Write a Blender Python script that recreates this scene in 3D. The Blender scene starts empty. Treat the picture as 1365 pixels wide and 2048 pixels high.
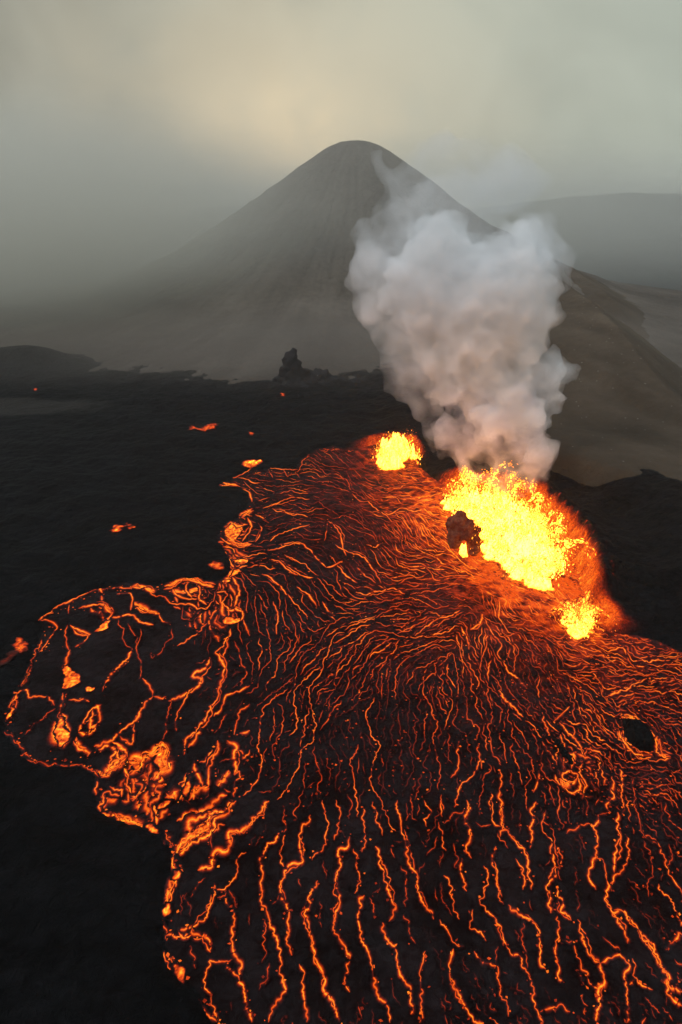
import bpy, bmesh, math, random
import numpy as np
from mathutils import Vector, noise as mnoise

# ------------------------------------------------------------------ camera, sky, sun, exposure
scene = bpy.context.scene
COL = scene.collection
H, PITCH, FPX = 100.0, math.radians(24.6), 1365.0
cam_d = bpy.data.cameras.new("camera")
cam_d.sensor_fit = 'VERTICAL'; cam_d.sensor_height = 36; cam_d.lens = 24
cam_d.clip_start = 0.5; cam_d.clip_end = 20000
cam = bpy.data.objects.new("camera", cam_d); COL.objects.link(cam)
cam.location = (0, 0, H); cam.rotation_euler = (math.pi / 2 - PITCH, 0, 0)
scene.camera = cam
scene.view_settings.view_transform = 'Standard'; scene.view_settings.look = 'None'
scene.view_settings.exposure = 0.0; scene.view_settings.gamma = 1.0
cy = scene.cycles
cy.volume_bounces = 6; cy.max_bounces = 8; cy.diffuse_bounces = 3
cy.sample_clamp_indirect = 4.0
cy.volume_step_rate = 1.0; cy.volume_max_steps = 256
cy.use_denoising = True

SUN_EL, SUN_AZ = math.radians(48), math.radians(-105)     # high on the left, through cloud
world = bpy.data.worlds.new("World"); scene.world = world; world.use_nodes = True
nt = world.node_tree; N = nt.nodes; L = nt.links; N.clear()
w_out = N.new('ShaderNodeOutputWorld'); bg = N.new('ShaderNodeBackground')
sky = N.new('ShaderNodeTexSky'); sky.sky_type = 'NISHITA'; sky.sun_disc = False
sky.sun_elevation = SUN_EL; sky.sun_rotation = SUN_AZ; sky.air_density = 2; sky.dust_density = 5
tc = N.new('ShaderNodeTexCoord')
def wm(op, a, b=None):
    n = N.new('ShaderNodeMath'); n.operation = op
    for k, x in enumerate((a, b)):
        if x is None: continue
        if isinstance(x, (int, float)): n.inputs[k].default_value = x
        else: L.new(x, n.inputs[k])
    return n.outputs[0]
sx = N.new('ShaderNodeSeparateXYZ'); L.new(tc.outputs['Generated'], sx.inputs[0])
ex = wm('ADD', sx.outputs['X'], 0.075); ez = wm('MULTIPLY', wm('SUBTRACT', sx.outputs['Z'], 0.038), 1.25)
d2 = wm('ADD', wm('MULTIPLY', ex, ex), wm('MULTIPLY', ez, ez))
front = wm('GREATER_THAN', sx.outputs['Y'], 0.0)
g1 = wm('MULTIPLY', wm('EXPONENT', wm('MULTIPLY', d2, -1 / 0.10 ** 2)), 0.66)      # sun glow seen through the cloud
g2 = wm('MULTIPLY', wm('EXPONENT', wm('MULTIPLY', d2, -1 / 0.27 ** 2)), 0.52)
glow_out = wm('MULTIPLY', wm('ADD', g1, g2), front)
wn = N.new('ShaderNodeTexNoise'); wn.inputs['Scale'].default_value = 5.0; wn.inputs['Detail'].default_value = 3
wn.inputs['Distortion'].default_value = 0.5
L.new(tc.outputs['Generated'], wn.inputs['Vector'])
def wmap(src, a, b, c=0.0, d=1.0):
    m = N.new('ShaderNodeMapRange'); m.interpolation_type = 'SMOOTHSTEP'
    for k, x in enumerate((a, b, c, d)): m.inputs[k + 1].default_value = x
    L.new(src, m.inputs[0]); return m.outputs[0]
def wmix(fac, a, b):
    m = N.new('ShaderNodeMix'); m.data_type = 'RGBA'; L.new(fac, m.inputs[0])
    for k, x in ((6, a), (7, b)):
        if isinstance(x, tuple): m.inputs[k].default_value = (*x, 1)
        else: L.new(x, m.inputs[k])
    return m.outputs[2]
# cloud deck: duller to the left, greener and brighter to the right, brightest overhead
side = wmap(sx.outputs['X'], -0.45, 0.25)
deck = wmix(side, (0.225, 0.23, 0.20), (0.45, 0.50, 0.43))
patchy = wmix(wmap(wn.outputs['Fac'], 0.35, 0.68), (0.27, 0.285, 0.25), (0.46, 0.485, 0.42))
half = N.new('ShaderNodeMix'); half.data_type = 'RGBA'; half.inputs[0].default_value = 0.35
L.new(deck, half.inputs[6]); L.new(patchy, half.inputs[7])
wd = N.new('ShaderNodeTexNoise'); wd.inputs['Scale'].default_value = 9.0; wd.inputs['Detail'].default_value = 4
L.new(tc.outputs['Generated'], wd.inputs['Vector'])
gfac = N.new('ShaderNodeMath'); gfac.operation = 'MULTIPLY'; L.new(glow_out, gfac.inputs[0])
L.new(wmap(wd.outputs['Fac'], 0.2, 0.62, 0.62, 1.05), gfac.inputs[1])
lit = wmix(gfac.outputs[0], half.outputs[2], (1.0, 0.80, 0.51))
final = wmix(wmap(sx.outputs['Z'], 0.30, 0.85), lit, (0.60, 0.68, 0.78))
bg2 = N.new('ShaderNodeBackground'); bg2.inputs[1].default_value = 1.0
L.new(final, bg2.inputs[0])
L.new(sky.outputs[0], bg.inputs[0]); bg.inputs[1].default_value = 0.004
addw = N.new('ShaderNodeAddShader')
L.new(bg.outputs[0], addw.inputs[0]); L.new(bg2.outputs[0], addw.inputs[1]); L.new(addw.outputs[0], w_out.inputs[0])

sun_d = bpy.data.lights.new("sun", 'SUN'); sun_d.energy = 1.3; sun_d.angle = math.radians(14)
sun_d.color = (0.97, 0.985, 1.0)
sun = bpy.data.objects.new("sun", sun_d); COL.objects.link(sun)
sdir = Vector((math.sin(SUN_AZ) * math.cos(SUN_EL), math.cos(SUN_AZ) * math.cos(SUN_EL), math.sin(SUN_EL)))
sun.rotation_euler = (-sdir).to_track_quat('-Z', 'Y').to_euler()

# ------------------------------------------------------------------ helpers
rng = np.random.default_rng(7)
CT, ST = math.cos(PITCH), math.sin(PITCH)

def ray(u, v):
    dx = (np.asarray(u, float) - 682.5) / FPX; dy = (1024 - np.asarray(v, float)) / FPX
    return dx, CT + ST * dy, -ST + CT * dy
def onz(u, v, z=0.0):
    dx, dY, dz = ray(u, v); t = (z - H) / dz
    return dx * t, dY * t
def aty(u, v, Y):
    dx, dY, dz = ray(u, v); t = Y / dY
    return np.stack([dx * t, dY * t, H + dz * t], -1)

def hsh(ix, iy, s):
    h = (ix.astype(np.int64) * 374761393 + iy.astype(np.int64) * 668265263 + s * 1442695041) & 0xffffffff
    h = ((h ^ (h >> 13)) * 1274126177) & 0xffffffff
    return ((h ^ (h >> 16)) & 0xffffff) / float(0xffffff)
def vn(x, y, s=0):
    x = np.asarray(x, float); y = np.asarray(y, float)
    ix = np.floor(x); iy = np.floor(y); fx = x - ix; fy = y - iy
    fx = fx * fx * (3 - 2 * fx); fy = fy * fy * (3 - 2 * fy)
    a = hsh(ix, iy, s); b = hsh(ix + 1, iy, s); c = hsh(ix, iy + 1, s); d = hsh(ix + 1, iy + 1, s)
    return (a + (b - a) * fx) * (1 - fy) + (c + (d - c) * fx) * fy
def pn(s, seed):
    """one-dimensional noise with sharp corners"""
    i = np.floor(s); f = s - i; a = hsh(i, i * 0 + 3, seed); b = hsh(i + 1, i * 0 + 3, seed)
    return (a + (b - a) * f - .5) * 2
def fbm(x, y, o=5, s=0, g=0.5):
    t = 0; a = 1; n = 0
    for k in range(o):
        t = t + a * (vn(x * 2 ** k + 17.3 * k, y * 2 ** k - 9.1 * k, s + k) - 0.5) * 2; n += a; a *= g
    return t / n
def ridged(x, y, o=4, s=0):
    t = 0; a = 1; n = 0
    for k in range(o):
        t = t + a * (1 - np.abs(vn(x * 2 ** k + 3.3 * k, y * 2 ** k, s + k) * 2 - 1)); n += a; a *= 0.55
    return t / n
def sst(a, b, x):
    t = np.clip((np.asarray(x, float) - a) / (b - a), 0, 1); return t * t * (3 - 2 * t)

def poly_sdf(px, py, poly):
    """signed distance, positive outside"""
    d2 = np.full(px.shape, 1e18); ins = np.zeros(px.shape, bool)
    n = len(poly)
    for i in range(n):
        x0, y0 = poly[i]; x1, y1 = poly[(i + 1) % n]
        ex, ey = x1 - x0, y1 - y0
        t = np.clip(((px - x0) * ex + (py - y0) * ey) / (ex * ex + ey * ey + 1e-12), 0, 1)
        d2 = np.minimum(d2, (px - x0 - t * ex) ** 2 + (py - y0 - t * ey) ** 2)
        if y0 != y1:
            c = ((y0 > py) != (y1 > py)) & (px < (x1 - x0) * (py - y0) / (y1 - y0) + x0)
            ins ^= c
    return np.where(ins, -1, 1) * np.sqrt(d2)

def new_mesh(name, co, faces, mats, attrs=None, midx=None, smooth=True):
    me = bpy.data.meshes.new(name)
    co = np.asarray(co, np.float32)
    if isinstance(faces, np.ndarray):
        k = faces.shape[1]; nf = len(faces)
        me.vertices.add(len(co)); me.vertices.foreach_set('co', co.ravel())
        me.loops.add(nf * k); me.loops.foreach_set('vertex_index', faces.astype(np.int32).ravel())
        me.polygons.add(nf)
        me.polygons.foreach_set('loop_start', np.arange(0, nf * k, k, dtype=np.int32))
        me.polygons.foreach_set('loop_total', np.full(nf, k, np.int32))
        me.update(calc_edges=True)
    else:
        me.from_pydata([tuple(map(float, c)) for c in co], [], faces)
    me.validate()
    if smooth: me.polygons.foreach_set('use_smooth', np.ones(len(me.polygons), bool))
    for k, val in (attrs or {}).items():
        a = me.attributes.new(k, 'FLOAT', 'POINT'); a.data.foreach_set('value', np.asarray(val, np.float32).ravel())
    for m in mats: me.materials.append(m)
    me.update()
    return me
def link(name, me, parent=None):
    o = bpy.data.objects.new(name, me); COL.objects.link(o)
    if parent: o.parent = parent
    return o
def tag(o, label, cat, group=None, kind=None):
    if label: o['label'] = label
    if cat: o['category'] = cat
    if group: o['group'] = group
    if kind: o['kind'] = kind
    return o
def thing(name, label, cat, loc=(0, 0, 0), group=None):
    o = bpy.data.objects.new(name, None); COL.objects.link(o); o.location = loc
    return tag(o, label, cat, group)

def grid_faces(nx, ny, keep=None):
    i, j = np.meshgrid(np.arange(nx - 1), np.arange(ny - 1), indexing='ij')
    a = i * ny + j
    f = np.stack([a, a + ny, a + ny + 1, a + 1], -1).reshape(-1, 4)
    if keep is not None:
        k = keep.ravel(); f = f[k[f].any(1)]
    return f
def compact(co, f, attrs):
    used = np.zeros(len(co), bool); used[f.ravel()] = True
    mp = np.cumsum(used) - 1
    return co[used], mp[f], {k: v[used] for k, v in attrs.items()}
def axis(segs):
    out = [segs[0][0]]
    for a, b, st in segs: 
        n = max(1, int(round((b - a) / st))); out += list(np.linspace(a, b, n + 1)[1:])
    return np.array(out)

# ------------------------------------------------------------------ materials
def base_mat(name):
    m = bpy.data.materials.new(name); m.use_nodes = True
    t = m.node_tree; p = t.nodes['Principled BSDF']
    return m, t.nodes, t.links, p
def noise_node(N, L, src, scale, detail=4, rough=0.55, dist=0.0):
    n = N.new('ShaderNodeTexNoise'); n.inputs['Scale'].default_value = scale
    n.inputs['Detail'].default_value = detail; n.inputs['Roughness'].default_value = rough
    n.inputs['Distortion'].default_value = dist
    L.new(src, n.inputs['Vector']); return n
def mathn(N, L, op, a, b=None, clamp=False):
    n = N.new('ShaderNodeMath'); n.operation = op; n.use_clamp = clamp
    for k, x in enumerate((a, b)):
        if x is None: continue
        if isinstance(x, (int, float)): n.inputs[k].default_value = x
        else: L.new(x, n.inputs[k])
    return n.outputs[0]
def ramp(N, L, src, stops):
    r = N.new('ShaderNodeValToRGB'); e = r.color_ramp.elements
    e[0].position, e[0].color = stops[0][0], (*stops[0][1], 1)
    e[1].position, e[1].color = stops[-1][0], (*stops[-1][1], 1)
    for p, c in stops[1:-1]:
        x = e.new(p); x.color = (*c, 1)
    L.new(src, r.inputs[0]); return r.outputs[0]
HEAT = [(0.0, (0, 0, 0)), (0.10, (0.006, 0.0004, 0.0001)), (0.22, (0.06, 0.0032, 0.0006)), (0.34, (0.32, 0.020, 0.002)),
        (0.47, (0.90, 0.085, 0.004)), (0.60, (1.0, 0.19, 0.010)), (0.72, (1.0, 0.31, 0.018)), (1.0, (1.0, 0.43, 0.05))]

def lava_material(name, c0, c1, slope=3.5, bump_scale=0.55, gain=1.0, fine=1.3, nmix=0.55, bumpd=0.9, spec=0.35, rough=0.6):
    m, N, L, p = base_mat(name)
    g = N.new('ShaderNodeNewGeometry').outputs['Position']
    n1 = noise_node(N, L, g, bump_scale, 7, 0.62, 0.6)
    vo = N.new('ShaderNodeTexVoronoi'); vo.inputs['Scale'].default_value = bump_scale * 0.55
    vo.inputs['Randomness'].default_value = 1.0
    wv = N.new('ShaderNodeVectorMath'); wv.operation = 'MULTIPLY_ADD'
    L.new(n1.outputs['Color'], wv.inputs[0]); wv.inputs[1].default_value = (2.2, 2.2, 2.2); L.new(g, wv.inputs[2])
    L.new(wv.outputs[0], vo.inputs['Vector'])
    n0 = noise_node(N, L, g, 0.09, 3)
    mx = N.new('ShaderNodeMix'); mx.data_type = 'RGBA'
    mx.inputs[6].default_value = (*c0, 1); mx.inputs[7].default_value = (*c1, 1)
    fac = mathn(N, L, 'MULTIPLY', n1.outputs['Fac'], n0.outputs['Fac'])
    mr = N.new('ShaderNodeMapRange'); mr.inputs[1].default_value = 0.15; mr.inputs[2].default_value = 0.38
    L.new(fac, mr.inputs[0]); L.new(mr.outputs[0], mx.inputs[0])
    L.new(mx.outputs[2], p.inputs['Base Color'])
    p.inputs['Roughness'].default_value = rough; p.inputs['Specular IOR Level'].default_value = spec
    hgt = mathn(N, L, 'SUBTRACT', n1.outputs['Fac'], mathn(N, L, 'MULTIPLY', vo.outputs['Distance'], 0.7))
    b = N.new('ShaderNodeBump'); b.inputs['Strength'].default_value = 1.0; b.inputs['Distance'].default_value = bumpd
    L.new(hgt, b.inputs['Height']); L.new(b.outputs[0], p.inputs['Normal'])
    at = N.new('ShaderNodeAttribute'); at.attribute_name = 'hotness'
    nf = noise_node(N, L, g, fine, 6, 0.7, 0.4)
    k = mathn(N, L, 'ADD', mathn(N, L, 'MULTIPLY', nf.outputs['Fac'], nmix * 2), 1 - nmix)
    hh = mathn(N, L, 'MULTIPLY', at.outputs['Fac'], k)
    rc = ramp(N, L, mathn(N, L, 'MULTIPLY', hh, 0.6), HEAT)
    st = mathn(N, L, 'MULTIPLY', mathn(N, L, 'ADD', mathn(N, L, 'MULTIPLY', mathn(N, L, 'MAXIMUM', mathn(N, L, 'SUBTRACT', hh, 1.0), 0.0), slope), 1.0), gain)
    L.new(rc, p.inputs['Emission Color']); L.new(st, p.inputs['Emission Strength'])
    return m
M_lake = lava_material('lava_crust', (0.0015, 0.0013, 0.0014), (0.014, 0.0115, 0.0125), bumpd=.9, spec=.03, nmix=.38)
M_field = lava_material('dark_lava_rock', (0.002, 0.0019, 0.0021), (0.0075, 0.0076, 0.0088), bump_scale=0.5, bumpd=2.4, spec=.03, nmix=.85)
M_melt = lava_material('molten_lava', (0.008, 0.005, 0.004), (0.02, 0.012, 0.01), spec=.04, bump_scale=1.0, fine=1.3, nmix=0.45, bumpd=0.5, slope=12)
M_drop = lava_material('molten_spatter', (0.02, 0.01, 0.008), (0.03, 0.02, 0.02), spec=.04, fine=2.0, nmix=0.3, bumpd=0.05, slope=12)
for m_ in (M_melt, M_drop): m_.cycles.emission_sampling = 'FRONT'
M_rock = lava_material('lava_lit_rock', (0.05, 0.016, 0.009), (0.19, 0.07, 0.04), nmix=.9, bump_scale=0.9, bumpd=0.6, rough=0.85, spec=0.03)  # orange light of the fountain painted into the reddish base colour

def tephra_material(name, dark, light, sc=0.25):
    m, N, L, p = base_mat(name)
    g = N.new('ShaderNodeNewGeometry').outputs['Position']
    n0 = noise_node(N, L, g, 0.012, 5, 0.6, 0.5)
    n1 = noise_node(N, L, g, sc, 8, 0.7)
    at = N.new('ShaderNodeAttribute'); at.attribute_name = 'streak'
    f = mathn(N, L, 'ADD', mathn(N, L, 'MULTIPLY', n0.outputs['Fac'], 0.7), mathn(N, L, 'MULTIPLY', n1.outputs['Fac'], 0.6))
    f = mathn(N, L, 'ADD', f, mathn(N, L, 'MULTIPLY', at.outputs['Fac'], 0.34))
    mr = N.new('ShaderNodeMapRange'); mr.inputs[1].default_value = 0.40; mr.inputs[2].default_value = 1.0
    L.new(f, mr.inputs[0])
    mx = N.new('ShaderNodeMix'); mx.data_type = 'RGBA'
    mx.inputs[6].default_value = (*dark, 1); mx.inputs[7].default_value = (*light, 1)
    # fresh black ash lies thicker on the foot of the slope
    sz = N.new('ShaderNodeSeparateXYZ'); L.new(g, sz.inputs[0])
    ash = N.new('ShaderNodeMapRange'); ash.inputs[1].default_value = -4; ash.inputs[2].default_value = 38
    ash.inputs[3].default_value = .12; ash.inputs[4].default_value = 1.0
    L.new(mathn(N, L, 'ADD', sz.outputs['Z'], mathn(N, L, 'MULTIPLY', mathn(N, L, 'SUBTRACT', n0.outputs['Fac'], .5), 60)), ash.inputs[0])
    L.new(mathn(N, L, 'MULTIPLY', mr.outputs[0], ash.outputs[0]), mx.inputs[0])
    vs = N.new('ShaderNodeTexVoronoi'); vs.inputs['Scale'].default_value = 0.45; L.new(g, vs.inputs['Vector'])
    sp = N.new('ShaderNodeMapRange'); sp.inputs[1].default_value = 0.20; sp.inputs[2].default_value = 0.10
    L.new(vs.outputs['Distance'], sp.inputs[0])
    vsel = N.new('ShaderNodeSeparateColor'); L.new(vs.outputs['Color'], vsel.inputs[0])
    gt = mathn(N, L, 'GREATER_THAN', vsel.outputs[0], 0.88)
    m2 = N.new('ShaderNodeMix'); m2.data_type = 'RGBA'; m2.inputs[7].default_value = (0.22, 0.20, 0.17, 1)
    L.new(mathn(N, L, 'MULTIPLY', sp.outputs[0], gt), m2.inputs[0]); L.new(mx.outputs[2], m2.inputs[6])
    L.new(m2.outputs[2], p.inputs['Base Color'])
    p.inputs['Roughness'].default_value = 0.95; p.inputs['Specular IOR Level'].default_value = 0.1
    b = N.new('ShaderNodeBump'); b.inputs['Strength'].default_value = 0.9; b.inputs['Distance'].default_value = 2.0
    L.new(n1.outputs['Fac'], b.inputs['Height']); L.new(b.outputs[0], p.inputs['Normal'])
    return m
M_cone = tephra_material('cone_tephra', (0.062, 0.050, 0.040), (0.20, 0.168, 0.135))
M_hill = tephra_material('hillside_tephra', (0.050, 0.036, 0.024), (0.115, 0.086, 0.060))
M_crag = tephra_material('crag_rock', (0.012, 0.011, 0.012), (0.05, 0.045, 0.044), .3)
M_far = tephra_material('distant_slope', (0.03, 0.03, 0.03), (0.07, 0.068, 0.062), 0.05)

# ------------------------------------------------------------------ lake outline (traced, then laid on the z = 0 plane)
LAKE_PX = [(440,972),(470,957),(490,946),(520,939),(560,936),(595,938),(605,916),(635,896),(670,894),(700,898),(730,893),(755,886),(780,881),(805,887),
 (822,904),(838,932),(862,955),(890,972),(930,985),(1000,992),(1060,1016),(1110,1066),(1145,1116),(1160,1160),(1165,1190),(1175,1208),(1193,1225),(1206,1245),(1217,1266),
 (1260,1270),(1310,1280),(1365,1305),(1480,1350),(1700,1500),(1900,2100),(1700,2500),(600,2500),(480,2200),(435,2048),(400,1985),(370,1960),(340,1925),(330,1880),
 (335,1845),(325,1830),(340,1760),(350,1720),(325,1665),(290,1650),(230,1635),(200,1620),(190,1580),(195,1550),(160,1530),(110,1530),(70,1525),
 (45,1505),(20,1470),(5,1440),(15,1410),(30,1385),(50,1350),(70,1300),(90,1260),(80,1240),(130,1208),(190,1180),(250,1165),(300,1172),(350,1165),
 (400,1158),(430,1165),(460,1150),(468,1130),(455,1105),(435,1080),(445,1055),(480,1035),(500,1010),(500,985),(480,972)]
def densify(poly, st):
    out = []
    for i in range(len(poly)):
        a = np.array(poly[i], float); b = np.array(poly[(i + 1) % len(poly)], float)
        n = max(1, int(np.hypot(*(b - a)) / st))
        for k in range(n): out.append(a + (b - a) * k / n)
    return np.array(out)
lp = densify(LAKE_PX, 14)
lp = lp + np.stack([fbm(lp[:, 0] / 14, lp[:, 1] / 14, 3, 5), fbm(lp[:, 0] / 14, lp[:, 1] / 14, 3, 9)], -1) * 5
LAKE = np.stack(onz(lp[:, 0], lp[:, 1]), -1)
def lake_d(x, y):
    d = np.full(np.shape(x), 60.0)
    m = (x > -150) & (x < 260) & (y > 10) & (y < 330)
    d[m] = poly_sdf(x[m], y[m], LAKE); return d
VENT1 = onz(788, 912); VENT2 = onz(1040, 1090); VENT3 = onz(1160, 1243)
MAIN_PX = [(886,1008),(905,998),(960,1000),(1010,1004),(1060,1034),(1094,1070),(1122,1118),(1134,1156),(1104,1178),(1050,1172),(1000,1142),(966,1098),(950,1065),(905,1035)]
MAIN = np.stack(onz(*np.array(MAIN_PX, float).T), -1)
WALL = np.stack(onz(*np.array([(930,985),(1000,992),(1060,1016),(1110,1066),(1145,1116),(1160,1160)], float).T), -1)

def line_dist(x, y, line):
    d2 = np.full(np.shape(x), 1e9)
    for i in range(len(line) - 1):
        x0, y0 = line[i]; ex, ey = line[i + 1][0] - x0, line[i + 1][1] - y0
        t = np.clip(((x - x0) * ex + (y - y0) * ey) / (ex * ex + ey * ey), 0, 1)
        d2 = np.minimum(d2, (x - x0 - t * ex) ** 2 + (y - y0 - t * ey) ** 2)
    return np.sqrt(d2)

def ground_h(x, y, full=False):
    d = lake_d(x, y)
    wm = 1 - sst(5, 22, line_dist(x, y, WALL))
    w1 = 1 - sst(9, 24, np.hypot(x - VENT1[0] - 1, y - VENT1[1] - 8))
    w3 = 1 - sst(3, 14, np.hypot(x - VENT3[0] - 5, y - VENT3[1] - 3))
    wall = np.maximum(9.0 * wm, np.maximum(5.0 * w1, 4.0 * w3))
    right = sst(30, 75, x + 0.12 * (y - 200)) * sst(90, 130, y)
    rough = fbm(x / 9, y / 9, 5, 40) * 0.9 + ridged(x / 22, y / 22, 3, 44) * 1.2 - 0.6
    big = fbm(x / 90, y / 90, 3, 60) * 2.5
    out = sst(0, 2.5, d) * (0.9 + 0.4 * rough) + sst(3, 14, d) * (rough * 1.3 + 0.8) + sst(15, 60, d) * (big + 1.0)
    out += wall * (sst(0, 5.5, d) - 0.35 * sst(5.5, 11, d)) * (0.85 + 0.25 * fbm(x / 3, y / 3, 3, 70))
    out += right * 12.5 * sst(4, 42, d) 
    out = np.where(d < 0, -2.5 * sst(0, -4, d) - 0.02, out)
    nb = .802 * (x - 80) + .597 * (y - 250)
    out -= 9 * sst(0, 25, nb) * right
    # valley to the right of the hillside, land beyond
    out -= 24 * sst(150, 240, x) * sst(280, 380, y)
    out += 13 * np.exp(-((x + 205) / 38) ** 2 - ((y - 436) / 22) ** 2)
    out += 1.5 * np.exp(-((x + 0) / 60) ** 2 - ((y - 395) / 25) ** 2)
    far = sst(600, 1200, np.hypot(x, y)); out = out * (1 - far) + far * (-24)
    if full:
        nz = fbm(x / 1.6, y / 1.6, 4, 80)
        inner = np.maximum(wm, np.maximum(w1, w3))
        heat = inner * (1 - sst(3.0, 6.0, d + nz * .7)) * (d > -1) * np.clip(0.80 + 0.25 * nz, 0, 2)
        sp = np.clip(fbm(x / .9, y / .9, 2, 90) - .35, 0, 1) * 1.6
        heat += np.clip(1.25 * wm, 0, 1) * (1 - sst(6, 13, d)) * (d > 0) * sp * .8
        patch = 1 - sst(0.75, 1.15, np.hypot((x + 175) / 55, (y - 338) / 16) + .35 * fbm(x / 18, y / 14, 3, 33))
        return out, heat, patch
    return out

# ------------------------------------------------------------------ ground
ax = axis([(-6000, -1200, 400), (-1200, -400, 50), (-400, -130, 5), (-130, 150, 0.8), (150, 400, 4), (400, 1200, 40), (1200, 6000, 400)])
ay = axis([(-3000, -100, 300), (-100, 20, 10), (20, 290, 0.8), (290, 470, 2.0), (470, 900, 12), (900, 2000, 50), (2000, 8000, 500)])
X, Y = np.meshgrid(ax, ay, indexing='ij')
Z, GH, GP = ground_h(X, Y, True)
keep = lake_d(X, Y) > -5
co = np.stack([X.ravel(), Y.ravel(), Z.ravel()], -1)
f = grid_faces(len(ax), len(ay))
# warm sand-coloured flat inside the dark field: mixed by its own attribute
Nn = M_field.node_tree.nodes; Ln = M_field.node_tree.links
pat = Nn.new('ShaderNodeAttribute'); pat.attribute_name = 'tephra'
mxp = Nn.new('ShaderNodeMix'); mxp.data_type = 'RGBA'; mxp.inputs[7].default_value = (0.026, 0.0235, 0.021, 1)
pbs = Nn['Principled BSDF']; old = pbs.inputs['Base Color'].links[0].from_socket
Ln.new(pat.outputs['Fac'], mxp.inputs[0]); Ln.new(old, mxp.inputs[6]); Ln.new(mxp.outputs[2], pbs.inputs['Base Color'])
g_o = link('ground', new_mesh('ground', co, f, [M_field], {'hotness': GH, 'tephra': GP}))
tag(g_o, 'dark rough solidified lava field surrounding the lava lake', 'ground', kind='structure')

# ------------------------------------------------------------------ mountain cone, right hillside, distant hills
PX0, PY0 = 14.0, 760.0
rr = np.array([0, 14, 26, 45, 70, 100, 140, 185, 230, 275, 325, 375, 405, 450, 600]); zz = np.array([152.5, 151.5, 147, 136, 120, 99.5, 76, 52.5, 32, 17, 9, 4.5, 0, -8, -35])
def cone(X, Y):
    dx, dy = X - PX0, Y - PY0
    r = np.hypot(dx, dy); a = np.arctan2(dy, dx)
    r2 = r * (1 + 0.03 * fbm(np.cos(a) * 2 + 5, np.sin(a) * 2, 3, 3)) + fbm(X / 45, Y / 45, 4, 12) * 10 * sst(30, 120, r)
    z = np.interp(r2, rr, zz)
    st = fbm(a * 45, r / 60, 4, 21); st2 = fbm(a * 130, r / 25, 3, 27)
    z = z + (st * 0.75 + st2 * 0.12) * sst(20, 140, r) + fbm(X / 7, Y / 7, 4, 31) * 0.9
    return z, st * 0.55 + st2 * 0.15
ax2 = axis([(-480, 420, 1.8)]); ay2 = axis([(330, 800, 1.8), (800, 1150, 8)])
X, Y = np.meshgrid(ax2, ay2, indexing='ij'); Z, S = cone(X, Y)
keep = Z > -26
f = grid_faces(len(ax2), len(ay2), keep)
c, f, at = compact(np.stack([X.ravel(), Y.ravel(), Z.ravel()], -1), f, {'streak': S.ravel()})
tag(link('mountain', new_mesh('mountain', c, f, [M_cone], at)), 'tall grey brown volcanic cone with rounded summit', 'mountain', kind='structure')

def hillside(X, Y):
    zr = np.interp(Y, [150, 230, 290, 335, 378, 423, 500, 600, 800], [12, 13.5, 14.5, 23, 33, 41, 49, 55, 60])
    s = 152 - X
    k = 0.32 * sst(250, 470, Y)
    z1 = zr - np.where(s > 0, k * s + 0.45 * np.maximum(s - 78, 0), -s * 0.62)
    # lower crest running down the flank
    cx = np.interp(Y, [200, 280, 373, 500], [166, 150, 121, 85])
    z1 -= 4.5 * sst(0, 9, cx - X) * sst(215, 300, Y)
    zr2 = np.interp(Y, [250, 330, 450, 600, 750], [-30, -20, -4, 27, 44])
    z2 = zr2 - np.abs(X - 223) * np.where(X > 223, .45, .15)
    z = np.maximum(z1, z2)
    st = fbm((X * .5 + Y * .25) / 6, (X * .5 - Y) / 40, 4, 51)
    return z + fbm(X / 30, Y / 30, 4, 52) * 2.2 + st * 0.8 + fbm(X / 5, Y / 5, 3, 53) * .4, st
ax3 = axis([(40, 300, 1.3)]); ay3 = axis([(110, 190, 2.5), (190, 700, 1.6)])
X, Y = np.meshgrid(ax3, ay3, indexing='ij'); Z, S = hillside(X, Y)
Z -= 30 * sst(90, 40, X) + 16 * sst(0, -14, .802 * (X - 80) + .597 * (Y - 250) + fbm(X / 9, Y / 9, 3, 3) * 5) - 1.5
keep = Z > -27
f = grid_faces(len(ax3), len(ay3), keep)
c, f, at = compact(np.stack([X.ravel(), Y.ravel(), Z.ravel()], -1), f, {'streak': S.ravel()})
tag(link('hillside', new_mesh('hillside', c, f, [M_hill], at)), 'brown ridged hillside running down on the right', 'hillside', kind='structure')

def far_hill(x0, x1, prof, Yc, label):
    gx = np.linspace(x0, x1, 160); gy = np.linspace(Yc - 620, Yc + 500, 120)
    X, Y = np.meshgrid(gx, gy, indexing='ij')
    P = np.interp(X, *prof)
    Z = -26 + (P + 26) * np.where(Y < Yc, sst(Yc - 620, Yc, Y) ** .9, sst(Yc + 500, Yc, Y)) + fbm(X / 120, Y / 120, 5, 77) * 9
    ed = sst(x0, x0 + 120, X) * sst(x1, x1 - 120, X); Z = -27 + (Z + 27) * ed
    S = fbm(X / 30, Y / 90, 4, 78)
    tag(link('distant_hill', new_mesh('distant_hill', np.stack([X.ravel(), Y.ravel(), Z.ravel()], -1), grid_faces(160, 120), [M_far], {'streak': S.ravel()})), label, 'hill', kind='structure')
far_hill(60, 1700, ([60, 300, 420, 566, 700, 900, 1300, 1700], [60, 88, 104, 117, 108, 95, 70, 20]), 1500, 'faint broad hill behind the valley at right')
far_hill(-1500, 60, ([-1500, -900, -555, -400, -264, -100, 60], [-10, 0, 26, 64, 84, 92, 84]), 1420, 'faint fog covered hill behind the cone at left')

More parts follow.
